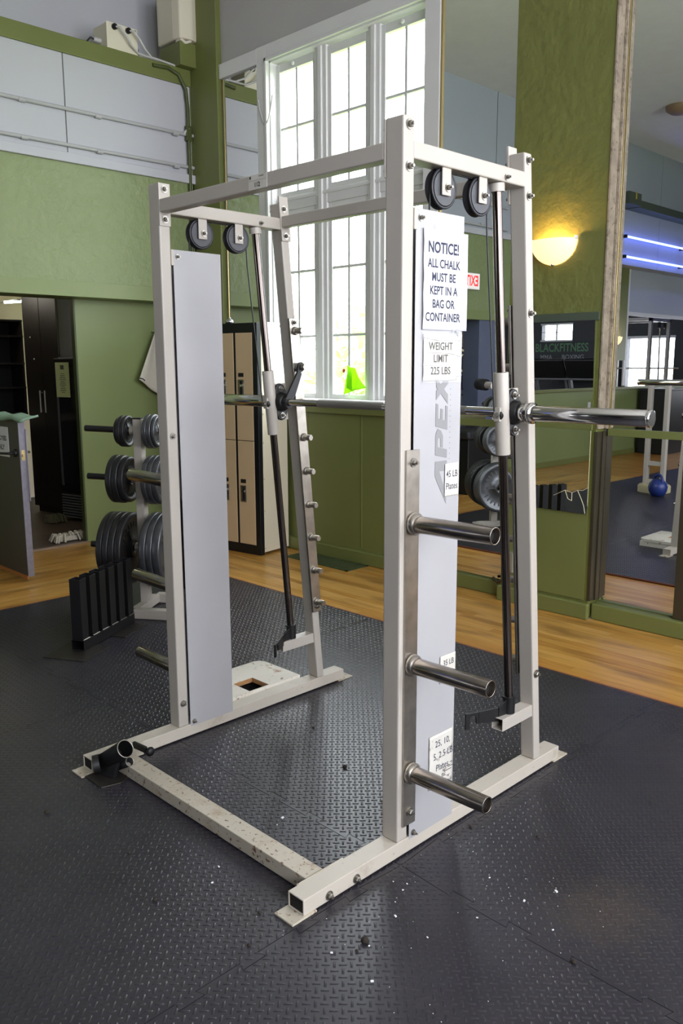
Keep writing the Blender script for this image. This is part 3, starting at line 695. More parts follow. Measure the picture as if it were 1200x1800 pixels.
    fl = [fp(.018, .070), fp(.0, .077), fp(-.018, .070), fp(-.044, .018), fp(-.046, 0), fp(-.044, -.018), fp(-.018, -.070), fp(0, -.077), fp(.018, -.070), fp(.044, -.018), fp(.046, 0), fp(.044, .018)]
    fg = P('bearing_flange', B().prism(fl, (.013, 0, 0)), BLACK, .003, cg)
    P('bearing', B().lathe([(.040, 0), (.038, .012), (.032, .020), (.030, .026), (.020, .027)], (fx+.012, bc.y, bc.z), (1, 0, 0), 28), BLACK, 0, cg)
    for dz in (.055, -.055): bolt((fx+.013, bc.y-.075*dz, bc.z+dz), (1, 0, 0), cg, .008)
    # cable anchor bolt on the front of the tube
    q = Vector((xc, .488, 1.305))
    P('cable_anchor', B().lathe([(.017, 0), (.017, .012), (.010, .014)], (xc, rod_at(1.305).y-.016, 1.305), (0, -1, 0), 18), BLACK, .001, cg)
    P('anchor_tab', B().box(xc-.011, xc+.011, rod_at(1.305).y-.030, rod_at(1.305).y-.012, 1.286, 1.330), PAINT, .001, cg)
    P('anchor_bolt', B().cyl((xc, rod_at(1.305).y-.024, 1.305), (xc, rod_at(1.305).y-.040, 1.305), .008, 8), BOLT, 0, cg)
    # sleeve outside
    if s > 0:
        c0 = Vector((fx+.036, bc.y, bc.z))
    else:
        c0 = Vector((xc-.012, bc.y, bc.z))
    ex = xo+s*.440
    sl = P('bar_sleeve', B().lathe([(.0, 0), (.0235, 0), (.0245, .002), (.0245, abs(ex-c0.x)-.012), (.0215, abs(ex-c0.x)-.010), (.0225, abs(ex-c0.x)-.006), (.0225, abs(ex-c0.x)), (.012, abs(ex-c0.x)+.001), (.010, abs(ex-c0.x)-.004), (0, abs(ex-c0.x)-.004)], c0, (s, 0, 0), 36), CHROME)
    P('sleeve_collar', B().lathe([(.024, 0), (.031, .001), (.031, .030), (.028, .032), (.028, .036), (.034, .037), (.034, .047), (.025, .050)], c0, (s, 0, 0), 36), CHROME, 0, sl)
    P('end_ring', B().lathe([(.0245, .0), (.026, .001), (.026, .008), (.022, .010)], (ex-s*.006, bc.y, bc.z), (s, 0, 0), 36), CHROME, 0, sl)
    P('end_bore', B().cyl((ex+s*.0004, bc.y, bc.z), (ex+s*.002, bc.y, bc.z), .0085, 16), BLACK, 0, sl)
# front and rear header with their end plates
fh = P('front_header', B().box(-Wd+wx+.005, -wx-.005, -.001, .042, 1.9975, 2.0425), PAINT, .004)
for x in (-Wd+wx, -wx-.005): P('header_plate', B().box(x, x+.005, -.001, wy+.001, 1.953, 2.098), PAINT, .001)
yr = rear_y(2.03)+.002
P('rear_header', B().box(-Wd+wx+.005, -wx-.005, yr, yr+.036, 2.006, 2.050), PAINT, .004)
for x in (-Wd+wx-.004, -wx-.004):
    P('header_plate', B().prism([(x, rear_y(1.955)-.002, 1.955), (x, rear_y(1.955)+.044, 1.955), (x, rear_y(2.125)+.044, 2.125), (x, rear_y(2.125)-.002, 2.125)], (.008, 0, 0)), PAINT, .001)
# cross beam on the floor between the two base beams
P('cross_beam', B().rtube((-Wd+wx+.004, -.273, .0285), (-wx-.004, -.273, .0285), (0, 1, 0), .066, .045, .004), RUSTY, .004)
for x in (-Wd+wx, -wx-.004): P('cross_plate', B().box(x, x+.004, -.345, -.165, .003, .054), RUSTY, .001)
# the bar
bc = Vector((0, .570, 1.312))
bar = P('bar', B().cyl((-Wd+wx/2-.03, bc.y, bc.z), (-wx/2+.03, bc.y, bc.z), .0145, 28), CHROME)
P('knurling', B().cyl((-.93, bc.y, bc.z), (-.58, bc.y, bc.z), .0148, 28), mat('knurled_steel', (150, 148, 144), .5, 1, bump=.5, bscale=900), 0, bar)
P('knurling', B().cyl((-.52, bc.y, bc.z), (-.20, bc.y, bc.z), .0148, 28), MATS['knurled_steel'], 0, bar)
for s, x in ((1, -Wd+wx/2+.046), (-1, -wx/2-.030)):
    P('bar_collar', B().cyl((x-.010, bc.y, bc.z), (x+.022, bc.y, bc.z), .024, 24), BLACK, .002, bar)
    # latch lever from the bar up to the catch pin
    pin = Vector((0, rear_y(1.455)+.021, 1.455)); a = Vector((0, bc.y, bc.z)); dd = (pin-a); L = dd.length; dn = dd.normalized(); pr = Vector((0, -dn.z, dn.y))
    xh = x+.008 if s > 0 else x-.004
    poly = [a+pr*.024-dn*.012, a-pr*.024-dn*.012, a+dn*.045-pr*.020, a+dn*(L-.025)-pr*.0145]
    for w in (-70, -35, 0, 35, 70, 105, 140, 175): q = math.radians(w); poly.append(a+dn*L+(-pr*math.cos(q)+dn*math.sin(q))*.0205)
    poly += [a+dn*(L-.03)+pr*.010, a+dn*.045+pr*.018]
    P('latch_lever', B().prism([(xh, q.y, q.z) for q in poly], (.012*s, 0, 0)), BLACK, .003, bar)
# foam covered pull pin of the right hand carriage
P('grip_pin', B().cyl((-.05, .50, 1.398), (-.088, .512, 1.400), .011, 14), PAINT)
P('foam_grip', B().lathe([(.012, 0), (.0185, .004), (.0185, .044), (.014, .050), (0, .050)], (-.082, .510, 1.3997), (-.95, .30, .05), 20), FOAM)
# number sticker on the front header
st = P('number_sticker', B().box(-.634, -.545, -.0018, -.0008, 1.9985, 2.0415), PAPER2)
lettering([('112', .019, (-.592, -.0018, 2.0115), .0006), ('M', .010, (-.625, -.0018, 2.034), .0008), ('FITNESS', .0055, (-.572, -.0018, 2.035), .0001, 1.2)], mat('black_ink', (20, 20, 20), .5), st, (1, 0, 0), (0, 0, 1))
P('sticker_line', B().box(-.632, -.547, -.0022, -.0017, 2.0245, 2.0250), INKG, 0, st)
# vinyl letters running up the right hand cover
XP = .0012
b = B()
_vk = [0]
def vin(*pts): _vk[0] += 1; b.prism([(XP+.0004, .202-v*.054, 1.062+u) for u, v in pts], (.0004+.00003*_vk[0], 0, 0))      # u: up the panel, v: letter height
vin((.0, 1.0-1.0), (.030, 0), (.098, .62), (.098, 0), (.128, 0), (.128, 1), (.085, 1))            # A without a bar
vin((.120, 0), (.148, 0), (.156, .42), (.190, .42), (.203, .52), (.208, .8), (.200, .95), (.185, 1), (.142, 1)) if False else None
vin((.135, 0), (.160, 0), (.172, 1), (.147, 1)); vin((.171, .98), (.170, .80), (.190, .80), (.198, .70), (.194, .60), (.168, .56), (.166, .36), (.200, .36), (.216, .52), (.222, .80), (.212, .95), (.20, 1))
vin((.217, 0), (.242, 0), (.254, 1), (.229, 1)); vin((.242, 0), (.285, 0), (.287, .2), (.244, .2)); vin((.246, .40), (.277, .40), (.279, .60), (.248, .60)); vin((.250, .8), (.292, .8), (.294, 1), (.252, 1))
vin((.292, 0), (.318, 0), (.366, 1), (.340, 1)); vin((.350, 0), (.374, 0), (.330, 1), (.304, 1))
P('vinyl_letters', b, LOGO)
b = B()
for k in range(20): b.box(.0014, .0022, .2135, .2150, 1.10+k*.0155, 1.1015+k*.0155)
P('punch_marks', b, INKG)

# ---------- papers taped on the cover
def sheet(name, y0, y1, z0, z1, lines, ink, label, m, curl=.003, right_lift=0, top_lift=0):
    t = thing(name, label, 'paper sign', (.002, (y0+y1)/2, (z0+z1)/2))
    def f(u, v):
        y = y0+(y1-y0)*u; z = z0+(z1-z0)*v
        return (.0036+curl*(.5+.5*math.sin(u*7+v*3))*.6+right_lift*max(0, u-.8)**2*25+curl*1.4*max(0, .07-u)*12*(.4+.6*math.sin(v*9)**2), y, z)
    part('sheet', B().grid(f, 14, 16), m, t, solid=.0004)
    for o in lettering(lines, ink, t, (0, 1, 0), (0, 0, 1)):
        for v in o.data.vertices:
            q = v.co+t.location; v.co.x = f((q.y-y0)/(y1-y0), (q.z-z0)/(z1-z0))[0]-t.location.x+.0008
    return t
n1 = sheet('notice_sheet', .079, .273, 1.560, 1.828, [('NOTICE!', .041, (0, .168, 1.780), .0012, .84), ('ALL CHALK', .0325, (0, .170, 1.738), .0007, .84), ('MUST BE', .0325, (0, .170, 1.702), .0007, .84), ('KEPT IN A', .0325, (0, .170, 1.666), .0007, .84), ('BAG OR', .0325, (0, .170, 1.630), .0007, .84), ('CONTAINER', .0325, (0, .168, 1.594), .0007, .84)], INK,
           'large white NOTICE about chalk taped near the top of the right hand cover', PAPER, .003, .004)
part('tape', B().box(.0085, .0089, .125, .188, 1.795, 1.842), TAPE, n1); part('tape', B().box(.0085, .0089, .21, .245, 1.548, 1.575), TAPE, n1)
part('torn_corner', B().prism([(.0075, .225, 1.563), (.0075, .236, 1.545), (.0075, .243, 1.556), (.0075, .247, 1.563)], (.0005, 0, 0)), mat('grey_tear', (150, 150, 152), .6), n1)
n2 = sheet('limit_sheet', .086, .238, 1.420, 1.548, [('WEIGHT', .030, (0, .163, 1.515), .0004, .92), ('LIMIT', .030, (0, .163, 1.481), .0004, .92), ('225 LBS', .030, (0, .163, 1.447), .0004, .92)], INKG,
           'cream WEIGHT LIMIT 225 LBS sheet under clear tape below the chalk notice', PAPER2, .001)
part('tape', B().box(.0055, .0059, .082, .258, 1.414, 1.430), TAPE, n2); part('tape', B().box(.0055, .0059, .080, .258, 1.532, 1.552), TAPE, n2); part('tape', B().box(.0055, .0059, .215, .258, 1.430, 1.532), TAPE, n2)
b = B()
for pts in ([(.085, 1.499), (.15, 1.498), (.20, 1.497), (.258, 1.488)], [(.083, 1.464), (.13, 1.463), (.19, 1.464)], [(.083, 1.540), (.15, 1.532), (.25, 1.534)], [(.14, 1.424), (.20, 1.428), (.258, 1.435)]): b.path([(.0066, y, z) for y, z in pts], .0009, 5)
part('tape_wrinkle', b, PAPER, n2)
sheet('plate_label', .192, .258, 1.083, 1.180, [('45 LB', .028, (0, .2245, 1.148), .0001, .82), ('Plates', .028, (0, .2245, 1.112), .0001, .86)], INK, 'small paper label reading 45 LB Plates beside the topmost weight peg', PAPER2, .0008)
sheet('plate_label', .186, .262, .505, .592, [('35 LB', .026, (0, .2265, .566), .0001, .86), ('Plates', .026, (0, .2265, .532), .0001, .86)], INK, 'small paper label reading 35 LB Plates partly behind the middle weight peg', PAPER2, .0006)
n5 = sheet('plate_label', .140, .256, .170, .345, [('25, 10,', .030, (0, .205, .312), .0001, .9), ('5, 2.5 LB', .030, (0, .208, .272), .0001, .9), ('Plates', .030, (0, .205, .232), .0001, .9)], INK, 'scuffed peeling label reading 25, 10, 5, 2.5 LB Plates above the lowest weight peg', add_spots(mat('scuffed_paper', (214, 210, 200), .6, var=.1), (120, 112, 104), 30, .58, .7), .001)
b = B()
for k in range(12): y = .20+.05*random.random(); b.box(.0052, .0058, y, y+.004+.03*random.random(), .182+k*.0045, .184+k*.0045)
part('scratch', b, INKG, n5)

# ================================================================== LANDMINE HOLDER AT THE LEFT FOOT
lm = thing('bar_pivot_holder', 'black steel double-tube bar holder standing on a floor plate at the left foot', 'bar holder', (-1.06, -.34, 0))
part('floor_plate', B().prism([(-1.137, -.410, .001), (-1.018, -.412, .001), (-1.00, -.345, .001), (-1.03, -.262, .001), (-1.136, -.285, .001)], (0, 0, .005)), mat('dark_floor_steel', (70, 66, 62), .45, .7, var=.15), lm, .001)
ta, tb_ = Vector((-1.122, -.338, .040)), Vector((-1.004, -.318, .124))
part('large_tube', B().pipe(ta, tb_, .033, .029, 28), BLACK, lm, .001)
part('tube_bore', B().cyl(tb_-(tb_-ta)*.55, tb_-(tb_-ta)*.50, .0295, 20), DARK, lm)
part('rim', B().pipe(tb_-(tb_-ta)*.01, tb_+(tb_-ta)*.012, .033, .0298, 28), STEEL, lm)
sa, sb = Vector((-1.085, -.312, .026)), Vector((-1.010, -.300, .066))
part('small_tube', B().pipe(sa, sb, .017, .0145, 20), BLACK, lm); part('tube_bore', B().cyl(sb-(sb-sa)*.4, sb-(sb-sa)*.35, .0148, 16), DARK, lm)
part('rim', B().pipe(sb-(sb-sa)*.01, sb+(sb-sa)*.015, .017, .0150, 20), STEEL, lm)
part('web_plate', B().prism([(-1.125, -.372, .006), (-1.04, -.352, .006), (-1.03, -.335, .075), (-1.07, -.345, .105), (-1.135, -.372, .07)], (0, .014, 0)), BLACK, lm, .002)
part('pivot_disc', B().cyl((-1.118, -.385, .045), (-1.108, -.365, .048), .034, 20), BLACK, lm, .002)
kb = thing('clamp_knob', 'small black clamp plate with a knob on the left end of the floor cross beam', 'clamp', (-1.09, -.20, .053))
part('clamp_plate', B().obox((-1.085, -.212, .066), (1, .1, 0), (-.1, 1, 0), (0, 0, 1), .075, .012, .024), BLACK, kb, .002)
part('knob', B().lathe([(.006, 0), (.006, .014), (.016, .016), (.018, .024), (.012, .032), (0, .033)], (-1.052, -.206, .064), (1, .15, 0), 12), BLACK, kb)

# ================================================================== PLYWOOD RISER WITH A HOLE
rb = thing('step_block', 'white painted plywood step block with a square hole beside the left base beam', 'step block', (-1.38, .55, 0))
oy0, oy1, ox0, ox1 = .42, .53, -1.345, -1.225
x0, x1, y0, y1 = -1.50, -1.213, .29, .705
zt0, zt1 = .040, .062
for q in ([(x0, y0), (x1, y0), (x1, oy0), (x0, oy0)], [(x0, oy1), (x1, oy1), (x1, y1), (x0+.04, y1), (x0+.012, y1-.012), (x0, y1-.04)], [(x0, oy0), (ox0, oy0), (ox0, oy1), (x0, oy1)], [(ox1, oy0), (x1, oy0), (x1, oy1), (ox1, oy1)]):
    part('top_board', B().prism([(x, y, zt0) for x, y in q], (0, 0, zt1-zt0)), PLY, rb)
for ya, yb in ((oy0-.0006, oy0+.0006), (oy1-.0006, oy1+.0006)): part('hole_edge', B().box(ox0, ox1, ya, yb, zt0, zt1-.002), PLYE, rb)
for xa in (ox0-.0006, ox1-.0006): part('hole_edge', B().box(xa, xa+.0012, oy0, oy1, zt0, zt1-.002), PLYE, rb)
for ya in (y0, y1-.075): part('runner', B().box(x0+.005, x1-.005, ya, ya+.07, 0, zt0), PLY, rb, .002)

# ================================================================== BLACK TUBE BAR HOLDER
bh = thing('barbell_holder', 'black steel bar holder with a row of upright square tubes on the mat', 'bar holder', (-2.5, .45, 0))
A0 = Vector((-2.395, .222, 0)); A1 = Vector((-2.64, .668, 0)); ad = (A1-A0).normalized(); an = Vector((ad.y, -ad.x, 0))
part('base_beam', B().rtube(A0+Vector((0, 0, .034)), A1+Vector((0, 0, .034)), an, .075, .055, .004), BLACK, bh, .002)
for k in range(6):
    c = A0+ad*(.030+k*.0905)
    part('square_tube', B().rtube(c+Vector((0, 0, .062)), c+Vector((0, 0, .385)), an, .064, .056, .004), BLACK, bh, .002)
    part('weld', B().path([c+ad*(.03*math.cos(w))+an*.036+Vector((0, 0, .063)) for w in (0, 1, 2, 3.1)], .004, 5), STEEL, bh)
for u in (-.10, .29):
    c = A0+ad*u; part('floor_plate', B().obox(c+ad*.09+Vector((0, 0, .003)), ad, an, (0, 0, 1), .24, .24, .006), mat('dark_floor_steel', (70, 66, 62)), bh, .001)

# ================================================================== PLATE TREE
tr_ = thing('plate_tree', 'white steel plate tree with black pegs standing by the left wall', 'weight rack', (-2.80, .88, 0))
pc = Vector((-2.80, .885, 0)); pd = Vector((.82, .57, 0)).normalized(); pn = Vector((-pd.y, pd.x, 0))
part('post', B().obox(pc+Vector((0, 0, .605)), pd, pn, (0, 0, 1), .05, .06, 1.10), PAINT, tr_, .004)
part('post_cap', B().obox(pc+Vector((0, 0, 1.158)), pd, pn, (0, 0, 1), .056, .066, .006), BLACK, tr_, .001)
for q, le in ((-.17, .34), (.17, .34)):
    c = pc+pn*q+pd*.17; part('base_beam', B().rtube(c-pd*le/2+Vector((0, 0, .03)), c+pd*le/2+Vector((0, 0, .03)), pn, .055, .055, .004), PAINT, tr_, .003)
part('spine', B().obox(pc+Vector((0, 0, .032)), pd, pn, (0, 0, 1), .05, .30, .05), PAINT, tr_, .003)
for z in (1.085, .80, .385):
    for q in (-1, 1):
        part('peg', B().cyl(pc+pd*q*.02+Vector((0, 0, z)), pc+pd*q*.335+Vector((0, 0, z+.012)), .0185, 18), BLACK, tr_, .002)
        part('peg_boss', B().cyl(pc+pd*q*.02+Vector((0, 0, z)), pc+pd*q*.05+Vector((0, 0, z+.001)), .028, 18), PAINT, tr_, .002)
plate_cache = {}
def plate(R, t, m, q, off, z, label, grp):
    key = (R, t, m.name, q)
    ax = pd*q
    if key not in plate_cache:
        b = B(); r0 = .0255
        b.lathe([(r0, -t/2), (r0, t/2), (R*.27, t/2), (R*.31, t*.28), (R*.80, t*.28), (R*.85, t/2), (R*.985, t/2), (R, t*.36), (R, -t*.36), (R*.985, -t/2), (R*.85, -t/2), (R*.80, -t*.28), (R*.31, -t*.28), (R*.27, -t/2)], (0, 0, 0), ax, 44, True, True)
        marks = B()
        for k in range(26):
            w = 2*pi*k/26
            if k % 13 in (0, 1, 12): continue
            u = pn*math.cos(w)+Vector((0, 0, 1))*math.sin(w); v = -pn*math.sin(w)+Vector((0, 0, 1))*math.cos(w)
            for sg in (-1, 1): marks.obox(u*R*.68+ax*sg*t*.28, u, v, ax, R*.14, R*.05, t*.16)
        ribs = B()
        for w in (0, 2*pi/3, 4*pi/3):
            u = pn*math.cos(w)+Vector((0, 0, 1))*math.sin(w); v = -pn*math.sin(w)+Vector((0, 0, 1))*math.cos(w)
            for sg in (-1, 1): ribs.obox(u*R*.43+ax*sg*t*.30, u, v, ax, R*.32, R*.07, t*.25)
        me = b.mesh('weight_plate', m); tri_fix(me); plate_cache[key] = (me, marks.mesh('raised_marks', m), ribs.mesh('rib', m))
    ms = plate_cache[key]
    o = link('weight_plate', ms[0]); sag = R*0+.006
    o.location = pc+ax*off+Vector((0, 0, z-sag+.012*off/.335)); tag(o, label, 'weight plate', grp)
    link('raised_marks', ms[1], o); link('rib', ms[2], o)
    return o
ordn = ['innermost', 'second', 'third', 'fourth']
def stack(q, lvl, z, specs, m, side, colr):
    off = .058
    for k, (R, t) in enumerate(specs):
        nm = ordn[k] if k < len(specs)-1 or k == 0 else 'outermost'
        plate(R, t, m, q, off+t/2, z, f'{colr} weight plate, {nm} on the {lvl} {side} peg of the plate tree', f'plates on the {side} pegs')
        off += t+.002
for lvl, z, specs in (('top', 1.085, [(.092, .022), (.092, .022), (.080, .018)]), ('middle', .80, [(.135, .032), (.142, .034), (.142, .034)]), ('bottom', .385, [(.215, .038), (.215, .036), (.215, .036), (.212, .036)])):
    stack(-1, lvl, z, specs, PLATEBLK, 'door-side', 'black')
for lvl, z, specs in (('top', 1.085, [(.100, .024), (.100, .024), (.090, .018)]), ('middle', .80, [(.145, .03), (.145, .03), (.145, .034)]), ('bottom', .385, [(.220, .038), (.220, .038), (.220, .044)])):
    stack(1, lvl, z, specs, PLATEGRY, 'rack-side', 'grey iron')

# ================================================================== LOCKER
lk = thing('locker', 'black framed steel locker with beige doors standing in the window corner', 'locker', (-3.62, 2.45, 0))
la = Vector((-.989, -.146, 0)); lb = Vector((-.146, .989, 0)); lo = Vector((-3.452, 2.318, -.012)); LZ = 1.785
def lq(u, v, z): return lo+la*u+lb*v+Vector((0, 0, z))
def lbox(u0, u1, v0, v1, z0, z1): return B().obox(lq((u0+u1)/2, (v0+v1)/2, (z0+z1)/2), la, lb, (0, 0, 1), u1-u0, v1-v0, z1-z0)
part('body', lbox(.004, .60, .018, .335, .03, LZ-.003), LOCKB, lk)
part('side_panel', lbox(0, .004, .045, .335, .02, LZ-.006), LOCKS, lk, .001)
part('frame_rail', lbox(0, .60, 0, .045, LZ-.07, LZ), LOCKB, lk, .003); part('frame_rail', lbox(0, .60, 0, .045, 0, .075), LOCKB, lk, .003)
part('frame_stile', lbox(0, .048, 0, .045, .07, LZ-.065), LOCKB, lk, .003)
us = [.048, .222, .242, .410, .430, .585]
for u in (.222, .410, .585): part('frame_stile', lbox(u, u+.020, 0, .02, .07, LZ-.065), LOCKB, lk, .002)
for k in (0, 2, 4):
    ua, ub = us[k]+.002, us[k+1]-.002
    for za, zb in ((.078, .892), (.897, LZ-.073)):
        d = part('door', lbox(ua, ub, -.002, .017, za, zb), LOCKD, lk, .002)
        zc = za+.40; uc = ub-.052
        part('handle_plate', lbox(uc-.030, uc+.030, -.006, -.002, zc-.065, zc+.065), STEEL, d, .001)
        part('handle_recess', lbox(uc-.014, uc+.010, -.0075, -.005, zc-.055, zc+.055), DARK, d)
        part('latch', B().cyl(lq(uc-.006, -.006, zc+.02), lq(uc-.006, -.018, zc+.02), .012, 12), CHROME, d)
        part('label_holder', lbox(uc-.026, uc+.026, -.005, -.002, zc+.085, zc+.115), BLACK, d)
for z in (.05, .35, .6, .88, 1.1, 1.4):
    part('rivet', B().cyl(lq(-.002, .052, z), lq(.002, .052, z), .004, 8), BOLT, lk)
single('white_board', lbox(-.010, -.002, .085, .30, 1.32, LZ+.005), BOARD, 'bright white board leaning against the upper side of the locker', 'board', loc=tuple(lq(-.005, .2, 1.3)))
b = B(); c = lq(.37, .10, LZ); b.lathe([(.02, 0), (.034, .004), (.034, .03), (.02, .038), (.012, .05)], c, (0, 0, 1), 18)
single('metal_cup', b, CHROME, 'small shiny metal cup on top of the black locker', 'cup', loc=tuple(c))
# hanging cloth on the left wall
hc = thing('hanging_cloth', 'white cloth hanging crookedly from a hook on the green wall beside the locker', 'cloth', (-4.86, 2.30, 1.45))
def clf(u, v):
    p00, p10, p01, p11 = Vector((0, 2.12, 1.34)), Vector((0, 2.46, 1.12)), Vector((0, 2.305, 1.73)), Vector((0, 2.36, 1.73))
    q = p00*(1-u)*(1-v)+p10*u*(1-v)+p01*(1-u)*v+p11*u*v
    return (-4.82+.02*math.sin(u*9+1)*(1-v*.7)+.012*(1-v), q.y, q.z)
part('fabric', B().grid(clf, 18, 14), CLOTH, hc, solid=.006)
part('fold', B().path([(-4.79, 2.122, 1.352), (-4.785, 2.150, 1.347), (-4.785, 2.172, 1.33)], .005, 6), WIRE_K, hc)
part('hook', B().path([(-4.90, 2.33, 1.74), (-4.85, 2.33, 1.735), (-4.83, 2.33, 1.72), (-4.83, 2.33, 1.75)], .006, 8), BOLT, hc)

# ================================================================== HALF-DOOR AND THINGS IN THE BACK ROOM
dr = bpy.data.objects.new('door_1', None); COL.objects.link(dr); dr.location = (XL, DY0, 0); dr['kind'] = 'structure'; dr['label'] = 'dark grey half-height door standing open at the left'
part('door_panel', B().box(-4.895, -3.998, .690, .734, .022, 1.105), GREYDOOR, dr, .002)
part('door_edge', B().box(-3.998, -3.990, .690, .734, .022, 1.105), EDGEDOOR, dr, .001)
part('edge_guard', B().box(-4.01, -3.982, .734, .741, .55, 1.04), EDGEDOOR, dr, .001)
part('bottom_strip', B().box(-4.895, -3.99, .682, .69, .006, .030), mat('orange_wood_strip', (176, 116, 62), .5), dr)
part('rosette', B().lathe([(.026, 0), (.026, .012), (.02, .018)], (-4.055, .690, .878), (0, -1, 0), 20), BLACK, dr)
part('lever', B().path([(-4.055, .69, .878), (-4.055, .640, .878), (-4.075, .632, .877), (-4.20, .632, .870)], .009, 10), BLACK, dr)
part('lever', B().path([(-4.055, .734, .878), (-4.055, .785, .878), (-4.075, .79, .877), (-4.18, .79, .870)], .009, 10), CHROME, dr)
part('latch_plate', B().box(-3.9905, -3.9885, .700, .724, .83, .90), GOLD, dr); part('latch_bolt', B().box(-3.989, -3.978, .705, .719, .855, .875), GOLD, dr, .001)
t = thing('door_sign', 'white EMPLOYEES ONLY sign on the front of the open half-door', 'sign', (-4.28, .689, .945))
part('sheet', B().box(-4.41, -4.152, .6865, .6895, .842, 1.048), PAPER, t)
lettering([('EMPLOYEES', .044, (-4.281, .6865, .968), .0012, .9), ('ONLY', .050, (-4.281, .6865, .905), .0014, .9)], INK, t, (1, 0, 0), (0, 0, 1))
def mint(u, v):
    x = -4.40+.53*u; y = .655+.125*v
    return (x, y, 1.118+.012*math.sin(u*11+v*2)*(.6)-.028*max(0, .25-v)*2+.012*v)
single('mint_towel', B().grid(mint, 22, 6), MINT, 'folded mint green towel lying on top edge of the open half-door', 'towel', loc=(-4.14, .71, 1.11), solid=.014)
# tall cabinet
tc_ = thing('tall_cabinet', 'tall dark brown laminate cabinet seen through the doorway', 'cabinet', (-6.4, 2.3, 0))
ka = Vector((.977, .213, 0)); kb_ = Vector((-.213, .977, 0)); ko = Vector((-6.66, 1.985, -.008))
def kbox(u0, u1, v0, v1, z0, z1, o=ko): return B().obox(o+ka*(u0+u1)/2+kb_*(v0+v1)/2+Vector((0, 0, (z0+z1)/2)), ka, kb_, (0, 0, 1), u1-u0, v1-v0, z1-z0)
part('body', kbox(0, .50, .022, .52, .06, 2.22), DKWOOD, tc_); part('plinth', kbox(.015, .485, .04, .5, 0, .06), DKWOOD, tc_)
for u0, u1, hu in ((.002, .248, .215), (.253, .498, .285)):
    d = part('door', kbox(u0, u1, 0, .02, .065, 2.218), DKWOOD, tc_, .002)
    part('handle', kbox(hu-.006, hu+.006, -.022, -.012, 1.01, 1.225), WIRE_W, d, .002)
    for z in (1.03, 1.205): part('handle_post', kbox(hu-.004, hu+.004, -.014, .001, z-.004, z+.004), CHROME, d)
for u, z in ((.10, 1.74), (.14, 1.53)): part('screw_cap', B().cyl(ko+ka*u+Vector((0, 0, z)), ko+ka*u-kb_*.004+Vector((0, 0, z)), .008, 10), WHITE, tc_)
part('lock', B().cyl(ko+ka*.46+Vector((0, 0, 1.09)), ko+ka*.46-kb_*.012+Vector((0, 0, 1.09)), .012, 12), CHROME, tc_)
# drinks fridge
fo = Vector((-6.02, 1.96, -.008))
fg_ = thing('drinks_fridge', 'black glass-door drinks fridge beside the tall cabinet in the doorway', 'fridge', (-5.7, 2.2, 0))
part('body', kbox(0, .60, .05, .55, .02, 1.54, fo), mat('black_fridge', (24, 24, 27), .35), fg_, .004)
d = part('door', kbox(.01, .59, 0, .045, .30, 1.53, fo), MATS['black_fridge'], fg_, .003)
part('door_glass', kbox(.06, .54, -.004, .002, .36, 1.45, fo), mat('dark_glass', (34, 36, 40), .08), d)
part('door_frame', kbox(.03, .055, -.006, 0, .34, 1.47, fo), mat('grey_gasket', (96, 96, 100), .4), d)
part('grille', kbox(.01, .59, .01, .05, .03, .27, fo), DARK, fg_)
for k in range(9): part('grille_slat', kbox(.012, .588, -.004, .012, .035+k*.026, .046+k*.026, fo), mat('silver_slat', (170, 172, 178), .35, .7), fg_)
t = thing('fridge_notice', 'pale yellow-green printed notice stuck on the drinks fridge', 'paper sign', tuple(fo+ka*.10+Vector((0, 0, 1.34))))
part('sheet', kbox(.035, .225, -.0075, -.0065, 1.175, 1.495, fo), mat('pale_green_paper', (206, 214, 160), .6), t)
b = B()
for k in range(11): b.obox(fo+ka*(.13)-kb_*.0078+Vector((0, 0, 1.22+k*.017)), ka, kb_, (0, 0, 1), .05+.05*((k*37) % 10)/10, .0006, .005)
b.obox(fo+ka*.13-kb_*.0078+Vector((0, 0, 1.45)), ka, kb_, (0, 0, 1), .05, .0006, .04)
part('print', b, INKG, t)
# shelves, counter, strip lamp
sh = thing('shelf_unit', 'black open shelf unit against the far wall of the back room', 'shelf', (-7.3, 1.2, 0))
part('back_panel', B().box(-7.50, -7.49, .2, 2.22, .9, 1.92), DARK, sh)
for y in (.2, 2.20): part('side_panel', B().box(-7.50, -7.2, y, y+.02, .9, 1.92), DKWOOD, sh)
for z in (.95, 1.22, 1.47, 1.75, 1.91): part('shelf_board', B().box(-7.50, -7.19, .2, 2.22, z, z+.018), DKWOOD, sh)
ct = thing('counter', 'dark counter with a pale top in the back room behind the half-door', 'counter', (-7.0, 1.1, 0))
part('counter_top', B().box(-7.49, -6.78, -.3, 1.93, .86, .90), mat('pale_counter', (170, 160, 144), .5), ct, .003); part('cabinet_front', B().box(-7.49, -6.83, -.3, 1.9, 0, .86), DKWOOD, ct)
single('paper_tray', B().box(-7.1, -6.82, 1.5, 1.86, .902, .96), BEIGE, 'beige paper tray on the back room counter beside the tall cabinet', 'tray', bevel=.005, loc=(-6.96, 1.68, .902))
sl_ = thing('strip_lamp', 'thin white strip lamp under the back room ceiling', 'lamp', (-7.1, 2.2, 2.1))
part('tube', B().cyl((-7.2, 2.05, 2.10), (-7.0, 2.28, 2.12), .014, 12), TUBE_W, sl_); part('bracket', B().box(-7.5, -7.05, 2.12, 2.16, 2.115, 2.13), WHITE, sl_); 
lt = bpy.data.lights.new('strip_lamp_light', 'POINT'); lt.energy = 3; lt.color = (1, .93, .8); lt.shadow_soft_size = .1
o = bpy.data.objects.new('strip_lamp_light', lt); COL.objects.link(o); o.location = (-6.9, 1.4, 2.2)
